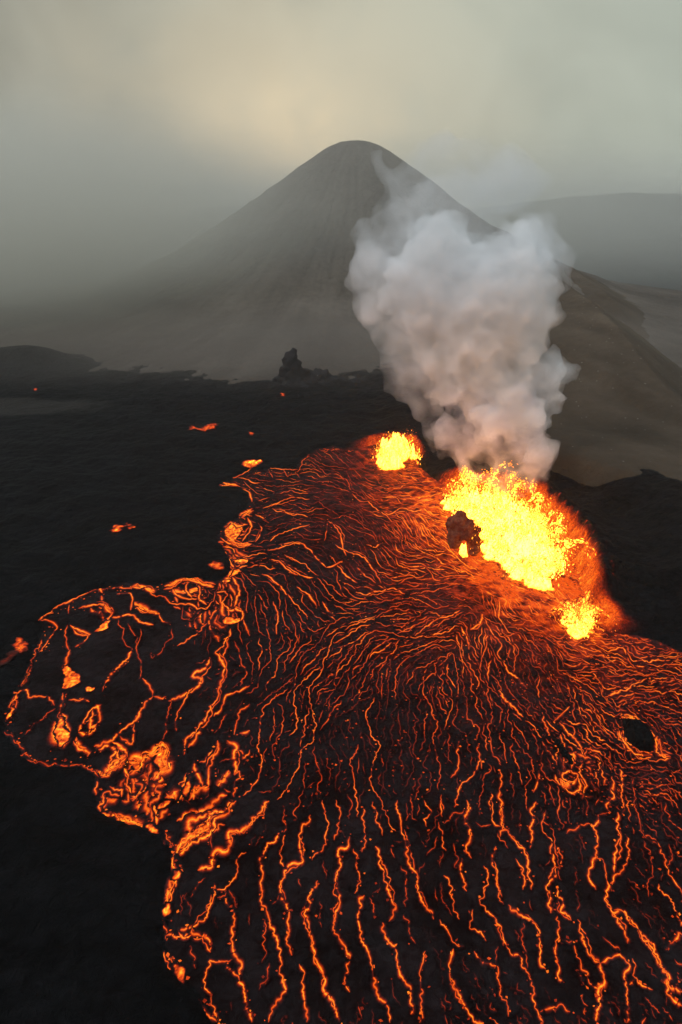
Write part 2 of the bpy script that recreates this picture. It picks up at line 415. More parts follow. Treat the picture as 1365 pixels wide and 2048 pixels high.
# ------------------------------------------------------------------ cracks of the lake crust
def P(f, ox, oy, s):
    out = []
    for l in s.strip().split('\n'):
        l = l.strip()
        if not l: continue
        h = 1.0; w = 1.15
        if l[0] in '+-*':
            h = {'+': 1.1, '-': 0.72, '*': 1.18}[l[0]]; w = {'+': 1.65, '-': .85, '*': 2.8}[l[0]]; l = l[1:]
        q = np.array([[float(t) for t in p.split(',')] for p in l.split()])
        out.append((q * f + (ox, oy), h, w))
    return out
HAND = []
HAND += P(.3663, 0, 1100, '''
+1190,0 1265,60 1275,100 1290,110 1240,160 1215,175
*1275,100 1250,150 1215,172
+210,385 240,360 280,345 300,315 370,285 430,250 480,225 540,210 560,235
215,380 300,395 310,420 290,470 260,510 215,560
380,300 375,350
580,210 650,205 700,215 750,205 800,215 850,250 900,255 930,290 990,300 1040,300 1080,325 1130,320 1170,280 1175,230
*720,200 760,195 830,215 850,235
*900,200 940,190 1000,160 1050,155 1100,185 1170,200
*930,210 990,230 1050,220 1110,200
+950,240 1000,260 1060,265 1130,260
+940,205 960,240 985,262
+1030,165 1020,215 1050,262
+1080,180 1100,230 1090,265 1130,300
+430,320 480,305 550,290 600,310 615,345 590,370 560,405
*560,290 590,320 610,345
+600,370 650,360 700,350 740,360 770,390 800,400 840,410
+715,330 720,270 715,240 640,240
*720,285 780,320 830,340 870,350
+870,350 890,385 935,400
730,300 760,330 850,350
-650,375 655,410 680,430 670,480 700,520 725,540
*-0,0 0,1
+725,540 700,590 650,640 600,690 575,730
-575,730 560,775
-700,400 720,450 750,480 740,550
-770,430 770,470 750,540 760,590 770,640 780,690 760,705
+725,550 690,610 640,650 590,700
-820,570 830,590 880,560 900,520 940,480 940,430
970,525 1010,500 1080,460 1110,420 1135,400
-1000,310 1000,370 1050,380 1075,350 1100,330
1170,230 1230,225 1245,250 1220,290 1250,320 1250,370
+1240,330 1290,320 1325,340 1330,370 1310,390
1330,380 1350,440 1365,470
+345,660 360,600 375,560 385,545
370,410 360,470 365,520 380,550
+385,410 440,440 500,460 460,510 410,530
400,430 430,470 460,470 490,470
75,775 145,770 160,800 230,805 270,805 300,850
-305,865 270,885 230,930 190,950 150,990 135,1010
45,860 60,830 95,825 80,880 50,910 30,935
-10,985 60,1020 80,1050 120,1060 130,1100 100,1135
-100,1135 200,1160 280,1175 350,1170 430,1170 480,1180 520,1210 540,1240
345,780 345,830 330,870 320,900
375,820 430,810 490,830
350,790 365,800 350,860
+430,990 470,930 500,870 540,845 550,910 525,950 520,1000 470,1000 430,995
+470,940 530,900
+480,970 530,950
+510,870 500,930 490,1000
+420,1020 430,1070 460,1090 500,1110 480,1130
*420,1040 435,1075 465,1088
+515,1075 560,1050 610,1040 660,1000 700,965 740,930 760,880 800,840 835,800
835,800 820,750 780,700
835,800 880,805 910,800
+920,825 960,815 1040,770 1080,740 1100,700 1060,690 1080,660 1130,630 1150,590
1080,740 1110,720 1100,690 1150,630 1145,585
-940,820 925,870 910,940 905,1000 880,1030 885,1060
1060,750 1010,820 980,890 965,940 965,990
+610,1050 650,1060 690,1090 700,1130
655,1015 680,1030 720,1060 740,1000 735,950
+540,1090 600,1070 640,1080 640,1110 610,1130 600,1170
*700,1140 760,1135 820,1110 850,1080 890,1060 915,1090 910,1140 930,1190 880,1210 840,1260
+850,1100 870,1140 860,1190 840,1230
+880,1080 890,1140 900,1190
+700,1130 680,1180 690,1230 700,1290 720,1330
+520,1200 560,1220 600,1200 650,1150 690,1140
*560,1240 620,1200 680,1160
*570,1225 640,1160 690,1120
+650,1090 640,1130 660,1150
530,1260 525,1340
600,1290 640,1300 670,1310 665,1350
*840,1260 800,1300 760,1330 720,1365
+1260,430 1250,470 1215,520 1180,560 1210,600 1230,640 1215,700 1190,760 1185,820 1150,850 1130,910 1100,950 1060,1000 1020,1040 1020,1090 1005,1120
1250,470 1245,530 1215,590
+1100,970 1060,1030 1030,1080
1365,740 1300,780 1240,800 1220,840 1170,910
1365,840 1310,890 1290,950 1280,1010
-1240,895 1200,960 1170,1000
+1190,1040 1190,1100 1165,1150 1140,1190 1140,1290
+1060,1150 1070,1180 1090,1230 1110,1290
+1160,1090 1140,1130 1090,1160
*985,1365 1000,1290 1035,1220
*1140,1290 1060,1310 1040,1360
+1240,1040 1290,1080 1290,1180 1280,1230
1280,1230 1310,1200 1325,1240 1290,1270 1280,1350
*1190,1290 1220,1240 1250,1205
*900,1350 950,1320 960,1365
*330,900 345,940 365,1000 350,1050 310,1030 300,980 325,920
+1310,1000 1365,985
1300,1080 1330,1140 1365,1090''')
HAND = [q for q in HAND if np.ptp(q[0]) > 2]
HAND += P(.3663, 200, 1600, '''
+5,70 80,75 110,100 170,125 230,135 300,180 330,215 350,250
*80,78 150,112 230,135 300,170
+745,5 710,35 650,65 600,75 580,110 545,150 500,180 470,210 435,260 420,290
*600,78 590,140 540,170 490,210 450,250 425,290
+740,10 690,80 630,100 615,160 590,180 540,210 480,250 440,290
-610,165 605,230 615,270
+925,5 890,35 870,70 830,110 800,155 760,180 710,180 715,240 690,270 640,290 620,330 605,370 560,375 535,385
915,20 895,80 850,120 810,150
+410,290 405,350 415,380 410,420
*410,420 390,470 370,530 360,590 345,635
345,650 355,730 360,760
+360,740 410,750 450,735 520,740 570,745 600,780 605,835
+425,715 470,690 520,685 560,650 590,600 610,560 620,480 625,450
+430,720 470,745 500,738
+500,690 515,720 560,745
625,485 655,500 690,490 710,460 725,420 745,390 760,330 770,290 800,285
-640,535 680,520 695,495
690,500 690,540 705,595
-705,490 730,540 750,590
+720,600 735,630 725,700 735,790 740,850 765,900 780,950 765,990 790,1040 800,1100 810,1160 830,1215
725,870 690,880 640,885 595,880 585,915 565,935 560,1000 590,1050 610,1100 630,1150 650,1215
690,890 710,930 740,960 765,990
-500,800 510,860 525,920
355,820 360,870 400,930 440,990 480,1040 520,1090 560,1130 600,1180 640,1215
+980,180 965,220 920,240 900,290 875,330 880,400 880,480 890,560 920,630 935,700 960,790 985,850 980,920 1000,980 1020,1040 980,1080 930,1140 920,1215
-900,650 885,740 900,850 885,890
-925,890 910,980 870,1040
+1150,80 1140,120 1115,130 1100,180 1100,330 1015,390 985,470 1000,540 1020,590 1030,700 1030,800 1050,850
-980,520 940,570
-1020,610 1055,605
1010,190 990,240 990,330 1005,365
-1000,30 1015,110 1005,180
1215,0 1220,80 1245,130 1240,240 1180,290 1160,330
1290,0 1310,60 1300,150 1280,220
+1365,200 1340,260 1315,280 1315,350 1290,430 1305,520 1295,600 1275,670 1300,750 1340,800 1365,870
+1190,440 1160,480 1150,560 1120,600 1135,680 1160,780 1190,870 1215,920 1220,1000 1260,1080 1290,1140 1310,1215
1225,950 1210,990
+1090,895 1110,960 1110,1020 1120,1100 1130,1215
1365,880 1340,950 1365,1050''')
HAND += P(.4872, 700, 1600, '''
55,30 55,120 65,160 50,215
15,200 45,300 40,370 20,385
95,10 110,80 125,120 135,150
+195,0 215,110 235,170 245,260 270,310 275,370 300,400 320,450 345,490
+60,390 40,420 45,540 75,620 95,660 105,740 120,810 150,850 165,915
-80,400 100,430 100,480
+105,190 125,280 150,340 170,400 185,440 160,500
-210,270 240,330 230,440
+135,500 150,560 185,620 190,670 220,720 240,770 260,830 250,880
-170,190 185,240
-220,470 250,530 270,590
310,620 295,700 300,790 295,880 285,915
-360,150 340,190 315,230
365,90 375,150 390,180 395,210
-425,170 440,240 430,280
305,0 330,50 300,80 315,110
375,0 380,70
+480,0 490,40 470,80 490,110 485,170 475,210 500,240
+460,240 465,300 480,375
385,310 410,360 420,430 450,490
-515,90 540,110 580,100
580,0 585,80 620,110
+620,0 625,80 635,120 680,170 715,220 725,280 745,370
635,120 615,150 650,200
680,240 700,270 710,370
600,190 580,260 600,310 610,370 630,430
590,250 610,330 625,400
550,270 560,330 545,390 530,410 560,450 605,490 610,550 630,600
590,480 630,530 645,600
505,450 490,500 500,530 540,540 560,580
+765,0 745,70 745,130 740,200
-805,40 795,90 830,130 840,180 860,230 850,290 870,330
+810,150 835,180 850,280 820,340 815,400 825,465
835,200 860,190 865,270 845,310
+850,360 870,400 865,450 910,495
+650,430 690,460 730,490 770,530 790,600
-720,490 710,570 720,660 730,690
+770,540 775,600 785,660 805,695
370,490 410,545 440,590 470,600
510,620 540,660 600,690 620,790 650,850 650,890
-610,600 605,690
+425,610 415,690 430,760 455,800 465,850 510,910 550,915
640,600 690,640 720,700 750,760 755,820 780,870 795,915
850,470 860,560 850,620 850,690 880,750
780,870 830,850 870,845 905,870
-870,575 920,575
+935,490 950,550 985,640 1030,670
920,590 940,660 985,740 1030,780
+1030,670 1040,720 1030,800 1010,915
1030,670 1070,640 1110,625 1140,680 1135,780 1145,850 1140,915
1160,650 1170,730 1200,760 1245,780
1145,760 1170,735
-1035,560 1070,590 1110,620
+1055,330 1045,400 1060,440 1090,480 1130,540 1140,590
+1060,440 1130,470 1180,530 1240,600 1280,680 1320,760 1365,790
+1180,530 1250,610 1270,670 1300,720 1310,790 1365,850
+1020,60 1005,110 1015,180 1000,260 985,310 1010,370
1010,220 1045,260 1055,330
+1100,50 1090,90 1105,140 1090,230 1085,300
1130,140 1145,200 1130,270 1085,320 1075,375
-890,140 935,100 1000,100
-1020,60 1060,50
-1175,10 1190,90 1210,150 1260,170
1260,170 1290,240 1310,290 1340,330 1365,390
-1310,180 1325,250 1300,290
-1290,620 1310,600 1360,560
1330,580 1350,545 1370,560
-960,760 935,700
-1160,110 1165,140
1365,850 1480,960 1530,1100
1365,790 1500,900 1600,1050
1365,390 1400,480 1450,560''')
HAND += P(.3663, 865, 1300, '''
250,510 265,600 240,640 210,690 160,730 150,790 125,830 120,860
265,590 270,650
580,660 595,700 570,750 550,780
370,660 365,760
+365,760 375,850 385,920 395,980 370,1020
320,770 315,860 330,940
+185,820 210,860 180,930 205,1000 185,1090
50,790 50,900
150,490 130,560 145,640 100,700
+600,340 610,400 640,460
600,500 640,560 680,630
+700,460 720,520 740,560 770,600 760,650
+670,680 690,740 760,790 800,760 790,680 760,650 720,680 740,740
*700,700 720,740 760,720 790,700
*735,600 770,560 780,610
+690,470 710,520
860,570 910,610 890,700 910,750
910,620 940,700 935,740
+820,620 810,680 850,740 830,790 880,800
+980,690 990,790 960,850 975,890
1020,650 1050,700 1030,780 1050,860 1040,910
620,880 600,950 630,1020
-1100,700 1110,820 1130,920 1160,1010 1230,1060
-890,850 920,800
*1030,370 1090,370 1150,420 1200,470 1215,520
*1050,372 1085,378 1140,415
*1020,440 1040,490 1070,530 1120,565 1200,570
*1230,470 1230,540 1240,570 1300,580
1120,580 1180,610 1250,600 1300,590''')
# bright molten patches: filled outlines
PATCH = []
PATCH += P(.3663, 0, 1100, '''
525,445 560,400 580,382 600,388 592,425 560,440
1220,385 1240,365 1262,372 1310,375 1305,395 1260,405 1225,400
350,635 375,630 392,660 430,672 440,715 390,750 345,765 355,700
465,755 490,745 515,755 500,772 475,770
38,915 66,862 78,870 62,910 35,932
300,985 330,910 350,920 355,975 378,1000 372,1040 335,1070 305,1030
720,1158 760,1165 768,1212 742,1200
865,1075 895,1085 905,1140 918,1180 870,1200 850,1150
1000,1320 1035,1232 1045,1290 1015,1345''')
PATCH += P(.3663, 200, 1600, '''
250,140 290,130 300,160 325,182 298,192
405,385 435,398 428,422 405,425
368,560 395,560 385,610 350,640 345,608
405,900 430,898 462,925 465,960 455,1000 425,975 402,930
340,0 400,0 380,25 320,45''')
PATCH += P(.3077, 200, 820, '''
815,770 860,735 885,770 930,760 915,800 880,850 850,850 820,820
885,880 960,855 985,870 960,890
870,1040 910,1030 920,1050 850,1085 870,1060
860,975 960,970 955,992 880,990
800,1115 840,1100 850,1115''')

LAKE_IMG = densify(LAKE_PX, 30)
gu = np.arange(0, 1500, 5.0); gv = np.arange(860, 2160, 5.0)
GU, GV = np.meshgrid(gu, gv, indexing='ij')
SD = poly_sdf(GU, GV, np.array(LAKE_PX, float))
CTRL = '''480,950,10 550,1000,0 650,960,22 700,930,50 750,962,25 820,972,5 780,1000,5 700,1010,5 600,1050,-10 550,1060,-16 520,1140,-15 620,1100,30
700,1080,50 760,1060,60 830,1050,55 850,1090,30 700,1150,35 600,1160,50 560,1200,60 500,1200,65 450,1230,70 650,1200,50 750,1180,20 800,1200,0
780,1230,-15 850,1180,10 720,1230,-12 700,1280,-28 640,1330,-50 760,1300,-50 830,1270,-20 900,1200,0 880,1240,-15 950,1160,-5 960,1220,55 950,1270,80
1010,1280,60 1050,1250,42 1100,1290,35 1000,1210,60 1150,1320,15 1080,1340,60 1200,1330,25 1250,1380,18 1180,1400,38 1150,1420,50 1300,1320,8
1340,1350,8 1330,1420,28 1350,1500,70 1300,1545,10 1220,1500,50 1240,1550,40 1200,1460,42 1350,1590,50 450,1350,112 400,1400,115 520,1350,115 600,1420,110
560,1480,105 700,1350,108 800,1400,100 900,1380,95 1000,1400,72 1050,1420,60 700,1500,85 800,1550,85 600,1600,95 500,1600,125 420,1680,135 900,1550,95
1000,1550,95 1060,1600,90 550,1750,95 650,1800,90 750,1800,75 900,1750,75 1000,1800,65 1100,1700,75 1200,1700,90 1200,1850,65 1300,1900,55 500,1950,80
700,1950,75 850,1950,80 1000,1950,65 1340,1700,60 620,900,5 560,945,10 640,910,40 830,1130,10 900,1130,5 700,965,30 850,1010,10 930,1110,20 860,1240,-20'''
C = np.array([[float(t) for t in p.split(',')] for p in CTRL.split()])
def idw(vals, p=3.0, eps=15):
    out = np.zeros(GU.shape); wsum = np.zeros(GU.shape)
    for (u, v, *_), val in zip(vals, [q[2] if len(q) > 2 else 0 for q in vals]):
        w = 1 / (((GU - u) ** 2 + (GV - v) ** 2 + eps * eps) ** (p / 2)); out += w * val; wsum += w
    return out / wsum
a2 = np.radians(C[:, 2]) * 2
c2 = idw([(u, v, math.cos(a)) for (u, v, _), a in zip(C, a2)]); s2 = idw([(u, v, math.sin(a)) for (u, v, _), a in zip(C, a2)])
ANG = 0.5 * np.arctan2(s2, c2) + .55 * fbm(GU / 55, GV / 45, 2, 91) + .5 * fbm(GU / 18, GV / 14, 2, 95)
SPC = '''785,960,6 850,970,6 900,1000,6 700,960,9 620,920,13 640,1000,10 780,1020,7 850,1060,7 600,1050,14 500,1000,13 520,1100,18 700,1100,15 620,1160,22 560,1200,26 780,1130,11 850,1130,8 850,1200,10
930,1160,6 980,1200,7 950,1260,11 1050,1230,9 1100,1250,8 1100,1300,10 1160,1310,8 1220,1290,9 750,1250,15 650,1350,19 800,1350,18 900,1350,17 800,1450,26 500,1400,32 450,1300,34 600,1480,30 700,1550,38
900,1480,30 1000,1450,26 1000,1350,14 1080,1400,15 1150,1380,11 1200,1450,10 1300,1350,11 1340,1300,9 1330,1450,10 1350,1560,12 1280,1560,12 1220,1530,13 1150,1480,18 1080,1500,30 1340,1640,30 950,1560,45
600,1700,65 500,1650,60 800,1700,55 1000,1700,60 1200,1700,60 900,1850,60 1200,1900,60 600,1950,70 350,1500,90 300,1300,90 150,1400,120 250,1600,90 450,1500,44 400,1200,60 480,1160,26'''
SP = idw([tuple(float(t) for t in p.split(',')) for p in SPC.split()], 4.0, 10)
SP = np.where(SP < 30, SP * .82, SP)
def samp(A, u, v):
    i = int((u - gu[0]) / 5); j = int((v - gv[0]) / 5)
    if i < 0 or j < 0 or i >= A.shape[0] or j >= A.shape[1]: return None
    return A[i, j]
S4 = 2
ZONES = [(400, 1185, 78, 9), (455, 1225, 30, 10), (280, 1560, 75, 9), (135, 1480, 34, 11), (215, 1600, 40, 10), (300, 1640, 30, 9), (465, 1060, 42, 8), (480, 1120, 30, 9), (1150, 1540, 55, 9), (390, 1640, 50, 16), (200, 1215, 50, 16), (345, 1830, 22, 9), (450, 960, 25, 7)]
def zone(u, v):
    for a, b, r, sp in ZONES:
        if (u - a) ** 2 + (v - b) ** 2 < r * r: return sp
    return None
for a, b, r, sp in ZONES:
    zz_ = ((GU - a) ** 2 + (GV - b) ** 2) < r * r
    SP = np.where(zz_, np.minimum(SP, sp), SP); ANG = np.where(zz_, ANG + 1.3 * fbm(GU / 16, GV / 16, 2, 99), ANG)
occ = np.zeros((1500 // S4 + 60, 2200 // S4 + 60), bool)
occT = occ.copy()                                # a closer limit for lines already growing
def stamp(pts, rad, occ=occ):
    for (u, v), r in zip(pts, rad):
        ci, cj = int(u / S4), int(v / S4); k = int(math.ceil(r / S4))
        i0, i1, j0, j1 = max(ci - k, 0), ci + k + 1, max(cj - k, 0), cj + k + 1
        if i1 <= 0 or j1 <= 0 or i0 >= occ.shape[0] or j0 >= occ.shape[1]: continue
        ii, jj = np.ogrid[i0:min(i1, occ.shape[0]), j0:min(j1, occ.shape[1])]
        occ[i0:i1, j0:j1] |= ((ii * S4 - u) ** 2 + (jj * S4 - v) ** 2) < r * r
def resample(q, st):
    d = np.r_[0, np.cumsum(np.hypot(*np.diff(q, axis=0).T))]
    if d[-1] < st: return q
    n = max(2, int(d[-1] / st) + 1); t = np.linspace(0, d[-1], n)
    return np.stack([np.interp(t, d, q[:, 0]), np.interp(t, d, q[:, 1])], -1)
HAND += P(.3077, 200, 820, '''
1130,545 1180,540 1240,520 1290,540 1365,545
1020,595 1060,580 1110,568
+1060,640 1100,625 1160,600 1220,575 1300,570 1365,580
+1120,640 1170,660 1240,680 1300,680 1365,700
+1010,680 1060,700 1100,735
+960,700 985,760 960,810 920,860
+1030,735 1060,770 1040,820 1010,860
+1100,860 1140,820 1200,790 1270,770 1365,745
+1090,915 1150,905 1210,880 1270,860 1330,870
1200,940 1240,970 1290,990
+930,960 985,950 1040,930 1090,940
+1110,970 1160,985 1200,1020 1250,1060 1290,1075
+960,1025 1010,1015 1060,1010 1110,1030 1150,1030
+880,510 930,520 970,540 985,570 990,600
900,440 960,450 990,470 1050,475
*780,485 800,492 850,500 900,512
*910,690 930,670 990,640
*865,950 900,980 955,985
+800,465 850,440 900,430 990,380 1050,375 1150,380 1220,385 1290,390
*815,770 860,735 900,765 935,760
*810,820 850,850 890,875 960,885
+870,790 900,800 880,840
1190,380 1215,430 1280,410 1300,440
1100,400 1125,440''')
HAND += P(.3663, 400, 800, '''
+700,660 740,690 770,740 780,790 800,850
700,660 690,720 680,770
+740,790 800,830 850,840 900,860 950,930 990,1000
+690,915 740,900 780,880
+430,790 520,775 570,790 620,840 660,880 690,915
470,850 540,890 580,900 620,950 650,960
+380,870 450,890 500,930 560,960 620,970
+340,950 400,980 440,1010 470,1060 510,1080
+710,850 750,900 800,960 860,1000
+530,1020 600,1060 640,1130
320,1060 350,1110 370,1150
+400,1100 430,1180 420,1280
480,1060 500,1100 560,1150 590,1200
+670,1100 700,1150 740,1180
850,900 900,960 960,1000
+850,1050 920,1060 1000,1040 1060,1030 1120,1060
+910,790 960,800 1000,780''')
HAND += P(.3553, 880, 1150, '''
+120,290 150,340 165,420
+170,310 230,280 240,220
+330,650 370,690 420,750 470,800
560,570 550,640 560,690
640,830 700,770 730,740
290,480 270,560 275,600
+360,490 380,540 440,580 490,640''')
for q, h, w in HAND:
    r = resample(q, 6); ok = (r[:, 0] > -20) & (r[:, 0] < 1480)
    stamp(r[ok], [max(7, 0.42 * (samp(SP, u, v) or 20)) for u, v in r[ok]])
    stamp(r[ok], [max(4, 0.26 * (samp(SP, u, v) or 20)) for u, v in r[ok]], occT)
ISL = [(1246,1440),(1258,1444),(1275,1449),(1292,1457),(1305,1467),(1311,1484),(1311,1502),(1298,1505),(1278,1503),(1262,1494),(1252,1480),(1245,1462)]
ROCKB = [(897,1060),(925,1055),(962,1075),(962,1112),(925,1114),(900,1090)]
isl_sd = np.minimum(poly_sdf(GU, GV, np.array(ISL, float)), np.minimum(poly_sdf(GU, GV, np.array(MAIN_PX, float)) + 4, poly_sdf(GU, GV, np.array(ROCKB, float)) + 2))
AUTO = []
rnd = random.Random(11)
seeds = [(rnd.uniform(430, 1440), rnd.uniform(880, 1700)) for _ in range(26000)] + [(a + rnd.uniform(-r, r), b + rnd.uniform(-r, r)) for a, b, r, sp in ZONES for _ in range(int(r * 7))] + [(rnd.uniform(330, 1420), rnd.uniform(1500, 2080)) for _ in range(3000)]
for su, sv in seeds:
    if occ[int(su / S4), int(sv / S4)]: continue
    sd = samp(SD, su, sv)
    if sd is None or sd > -3: continue
    sp0 = samp(SP, su, sv)
    zn = zone(su, sv)
    if su < 480 and 1170 < sv < 1640 and not zn: continue
    maxl = rnd.uniform(7, 38) * sp0 ** .9 * (1.0 if sp0 < 30 else .7)
    faint = sp0 > 46
    if faint: maxl = rnd.uniform(12, 55)
    half = []
    for sgn in (1, -1):
        pts = []; u, v = su, sv; l = 0; pa = None
        wob = rnd.uniform(-.12, .12); kink = 0
        while l < maxl / 2:
            a = samp(ANG, u, v)
            if a is None: break
            dx, dy = math.cos(a), math.sin(a)
            if pa is None:
                if dx * (1 if abs(dx) > .3 else 0) + dy * (0 if abs(dx) > .3 else 1) < 0: dx, dy = -dx, -dy
                dx, dy = dx * sgn, dy * sgn
            elif dx * pa[0] + dy * pa[1] < 0: dx, dy = -dx, -dy
            pa = (dx, dy)
            if rnd.random() < .14: kink = rnd.uniform(-.6, .6)
            c_, s_ = math.cos(wob + kink), math.sin(wob + kink)
            u += 3 * (dx * c_ - dy * s_); v += 3 * (dx * s_ + dy * c_); l += 3
            if u < 0 or u > 1480 or v < 862 or v > 2140: break
            if occT[int(u / S4), int(v / S4)] or samp(SD, u, v) > 0 or samp(isl_sd, u, v) < 0: break
            pts.append((u, v))
        half.append(pts)
    pl = half[1][::-1] + [(su, sv)] + half[0]
    if len(pl) * 3 < (0.9 * sp0 if not faint else 8): continue
    stamp(pl, [.30 * (samp(SP, u, v) or 20) if not faint else 5 for u, v in pl], occT)
    stamp(pl, [0.56 * (samp(SP, u, v) or 20) if not faint else 9 for u, v in pl])
    hh = rnd.uniform(.68, 1.12); 
    if faint: hh = rnd.uniform(.35, .8)
    if zn: hh = rnd.uniform(.75, 1.1)
    AUTO.append((np.array(pl), hh, (rnd.uniform(1.4, 2.9) if zn else rnd.uniform(.55, 1.1)) if not faint else rnd.uniform(.5, .9)))
# fine dull cracks between the bright ones
occ2 = occ.copy(); occ[:] = False
for q, h, w in HAND + AUTO:
    r = resample(np.asarray(q, float), 4); ok = (r[:, 0] > -20) & (r[:, 0] < 1480)
    stamp(r[ok], [np.clip(.20 * (samp(SP, u, v) or 20), 2.2, 7) for u, v in r[ok]])
for k_ in range(30000):
    su, sv = rnd.uniform(380, 1430), rnd.uniform(880, 2080)
    if occ[int(su / S4), int(sv / S4)]: continue
    sd = samp(SD, su, sv); sp0 = samp(SP, su, sv)
    if sd is None or sd > -2 or samp(isl_sd, su, sv) < 0: continue
    if rnd.random() < (sp0 - 18) / 40 or (sv > 1600 and rnd.random() < .6): continue
    pts = [(su, sv)]; a = samp(ANG, su, sv) + rnd.choice((0, 0, 0, .9, -.9)); n_ = int(rnd.uniform(3, 5 + sp0 * .7)); u, v = su, sv
    for _ in range(n_):
        a += rnd.gauss(0, .22); u += 3 * math.cos(a); v += 3 * math.sin(a)
        if u > 1430 or v > 2120 or u < 5 or v < 870 or occ[int(u / S4), int(v / S4)]: break
        if samp(SD, u, v) > 0 or samp(isl_sd, u, v) < 0: break
        pts.append((u, v))
    if len(pts) < 3: continue
    stamp(pts, [np.clip(.24 * sp0, 2.2, 11)] * len(pts))
    AUTO.append((np.array(pts), rnd.uniform(.42, .78), rnd.uniform(.5, .95)))

def vent_glow_at(X, Y):
    """glow of spatter by the vents plus painted underglow of their light on the crust"""
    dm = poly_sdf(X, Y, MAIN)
    hot = .58 * np.exp(-np.maximum(dm, 0) / 8) + .26 * np.exp(-np.maximum(dm, 0) / 28) + .24 * np.exp(-np.maximum(dm, 0) / 80) + .75 * np.exp(-np.hypot(X - VENT1[0], (Y - VENT1[1]) / 1.5) / 12) + .4 * np.exp(-np.hypot(X - VENT3[0], (Y - VENT3[1]) / 1.5) / 7)  # wide terms emit faint red in place of fountain light spilled on crust
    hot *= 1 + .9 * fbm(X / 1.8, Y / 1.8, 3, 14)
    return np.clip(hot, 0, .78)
VC, VF, VH = [], [], []
nv = 0
def ribbon(q, h, w, zoff=0.10, thin=1.0):
    """a crack laid on the lake surface: hot middle, cooler edges"""
    global nv
    if len(q) < 2: return
    q = resample(np.asarray(q, float), 2.4)
    n = len(q)
    if n < 3: return
    d = np.gradient(q, axis=0); d /= np.hypot(*d.T)[:, None] + 1e-9
    nrm = np.stack([-d[:, 1], d[:, 0]], -1)
    s0 = rnd.uniform(0, 900); s = np.arange(n) * 2.4 + s0
    sc = np.clip((q[:, 1] - 850) / 900, .25, 1.0)
    amp = sc * (3.2 * (vn(s / 22, 0 * s, 1) - .5) * 2 + 3.6 * pn(s / 9, 2)) + 2.0 * pn(s / 4.3, 3) * np.clip(sc * 1.5, .6, 1)
    amp *= np.clip(np.minimum(np.arange(n), np.arange(n)[::-1]) / 4, 0, 1)
    q = q + nrm * amp[:, None]
    X, Y = onz(q[:, 0], q[:, 1], zoff); W = np.stack([X, Y], -1)
    d = np.gradient(W, axis=0); d /= np.hypot(*d.T)[:, None] + 1e-9
    nn = np.stack([-d[:, 1], d[:, 0]], -1)
    ta = np.clip(np.minimum(np.arange(n) + .4, np.arange(n)[::-1] + .4) / 3.5, 0, 1)
    wv = w * (0.55 + 0.9 * vn(s / 13, 0 * s, 4)) * (.35 + .65 * ta)
    hv = h * (0.72 + 0.5 * vn(s / 17, 0 * s, 5)) * (.6 + .4 * ta) * np.where(vn(s / 9, 0 * s, 6) < .16, .45, 1)
    if q[:, 0].mean() < 500 and q[:, 1].mean() < 1720: wv = wv * 1.35
    elif w > .9: wv = wv * .78
    wv = wv * (1 + 1.1 * np.abs(d[:, 0])) * (Y / 110) ** .12
    base_glow = vent_glow_at(W[:, 0], W[:, 1])
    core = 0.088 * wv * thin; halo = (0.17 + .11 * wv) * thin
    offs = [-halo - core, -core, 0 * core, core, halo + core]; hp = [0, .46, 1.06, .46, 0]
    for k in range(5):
        VC.append(np.stack([W[:, 0] + nn[:, 0] * offs[k], W[:, 1] + nn[:, 1] * offs[k], np.full(n, zoff + (0.0, .03, .05, .03, 0.0)[k])], -1)); VH.append(np.minimum(hv * hp[k] + base_glow * (1 - .6 * hp[k]), 1.2))
    base = nv; i = np.arange(n - 1)
    for k in range(4):
        a = base + k * n + i
        VF.append(np.stack([a, a + 1, a + n + 1, a + n], -1))
    nv += 5 * n
lay = 0
for q, h, w in HAND:
    lay = (lay + 1) % 9; ribbon(q, h, w, 0.10 + .012 * lay)
    if w > 2:                                     # a braided channel: more strands side by side
        r0 = resample(q, 12); d0 = np.gradient(r0, axis=0); d0 /= np.hypot(*d0.T)[:, None] + 1e-9
        for kk in range(3):
            o_ = rnd.uniform(-6, 6); ribbon(r0 + np.stack([-d0[:, 1], d0[:, 0]], -1) * o_ + np.array([[rnd.gauss(0, 1.5), rnd.gauss(0, 1.2)] for _ in r0]), h * rnd.uniform(.7, 1.0), rnd.uniform(.9, 2.2), 0.10 + .012 * lay + .003 * (kk + 1))
    if w >= 1.5 and rnd.random() < .6:
        off = rnd.choice((-1, 1)) * rnd.uniform(3.5, 6); r = resample(q, 12); d = np.gradient(r, axis=0); d /= np.hypot(*d.T)[:, None] + 1e-9
        i0 = rnd.randint(0, max(0, len(r) // 3)); i1 = rnd.randint(len(r) * 2 // 3, len(r))
        t = np.sin(np.linspace(0, math.pi, len(r)))[:, None]
        ribbon((r + np.stack([-d[:, 1], d[:, 0]], -1) * off * t)[i0:i1], h * .8, .8, 0.10 + .012 * lay + .004)
for q, h, w in AUTO:
    lay = (lay + 1) % 9
    f_ = float(np.clip(.93 + .8 * fbm(q[:, 0].mean() / 120, q[:, 1].mean() / 85, 2, 123), .5, 1.08))
    ribbon(q, h * f_, w, 0.10 + .012 * lay, thin=.84 if w < 1.4 else 1)
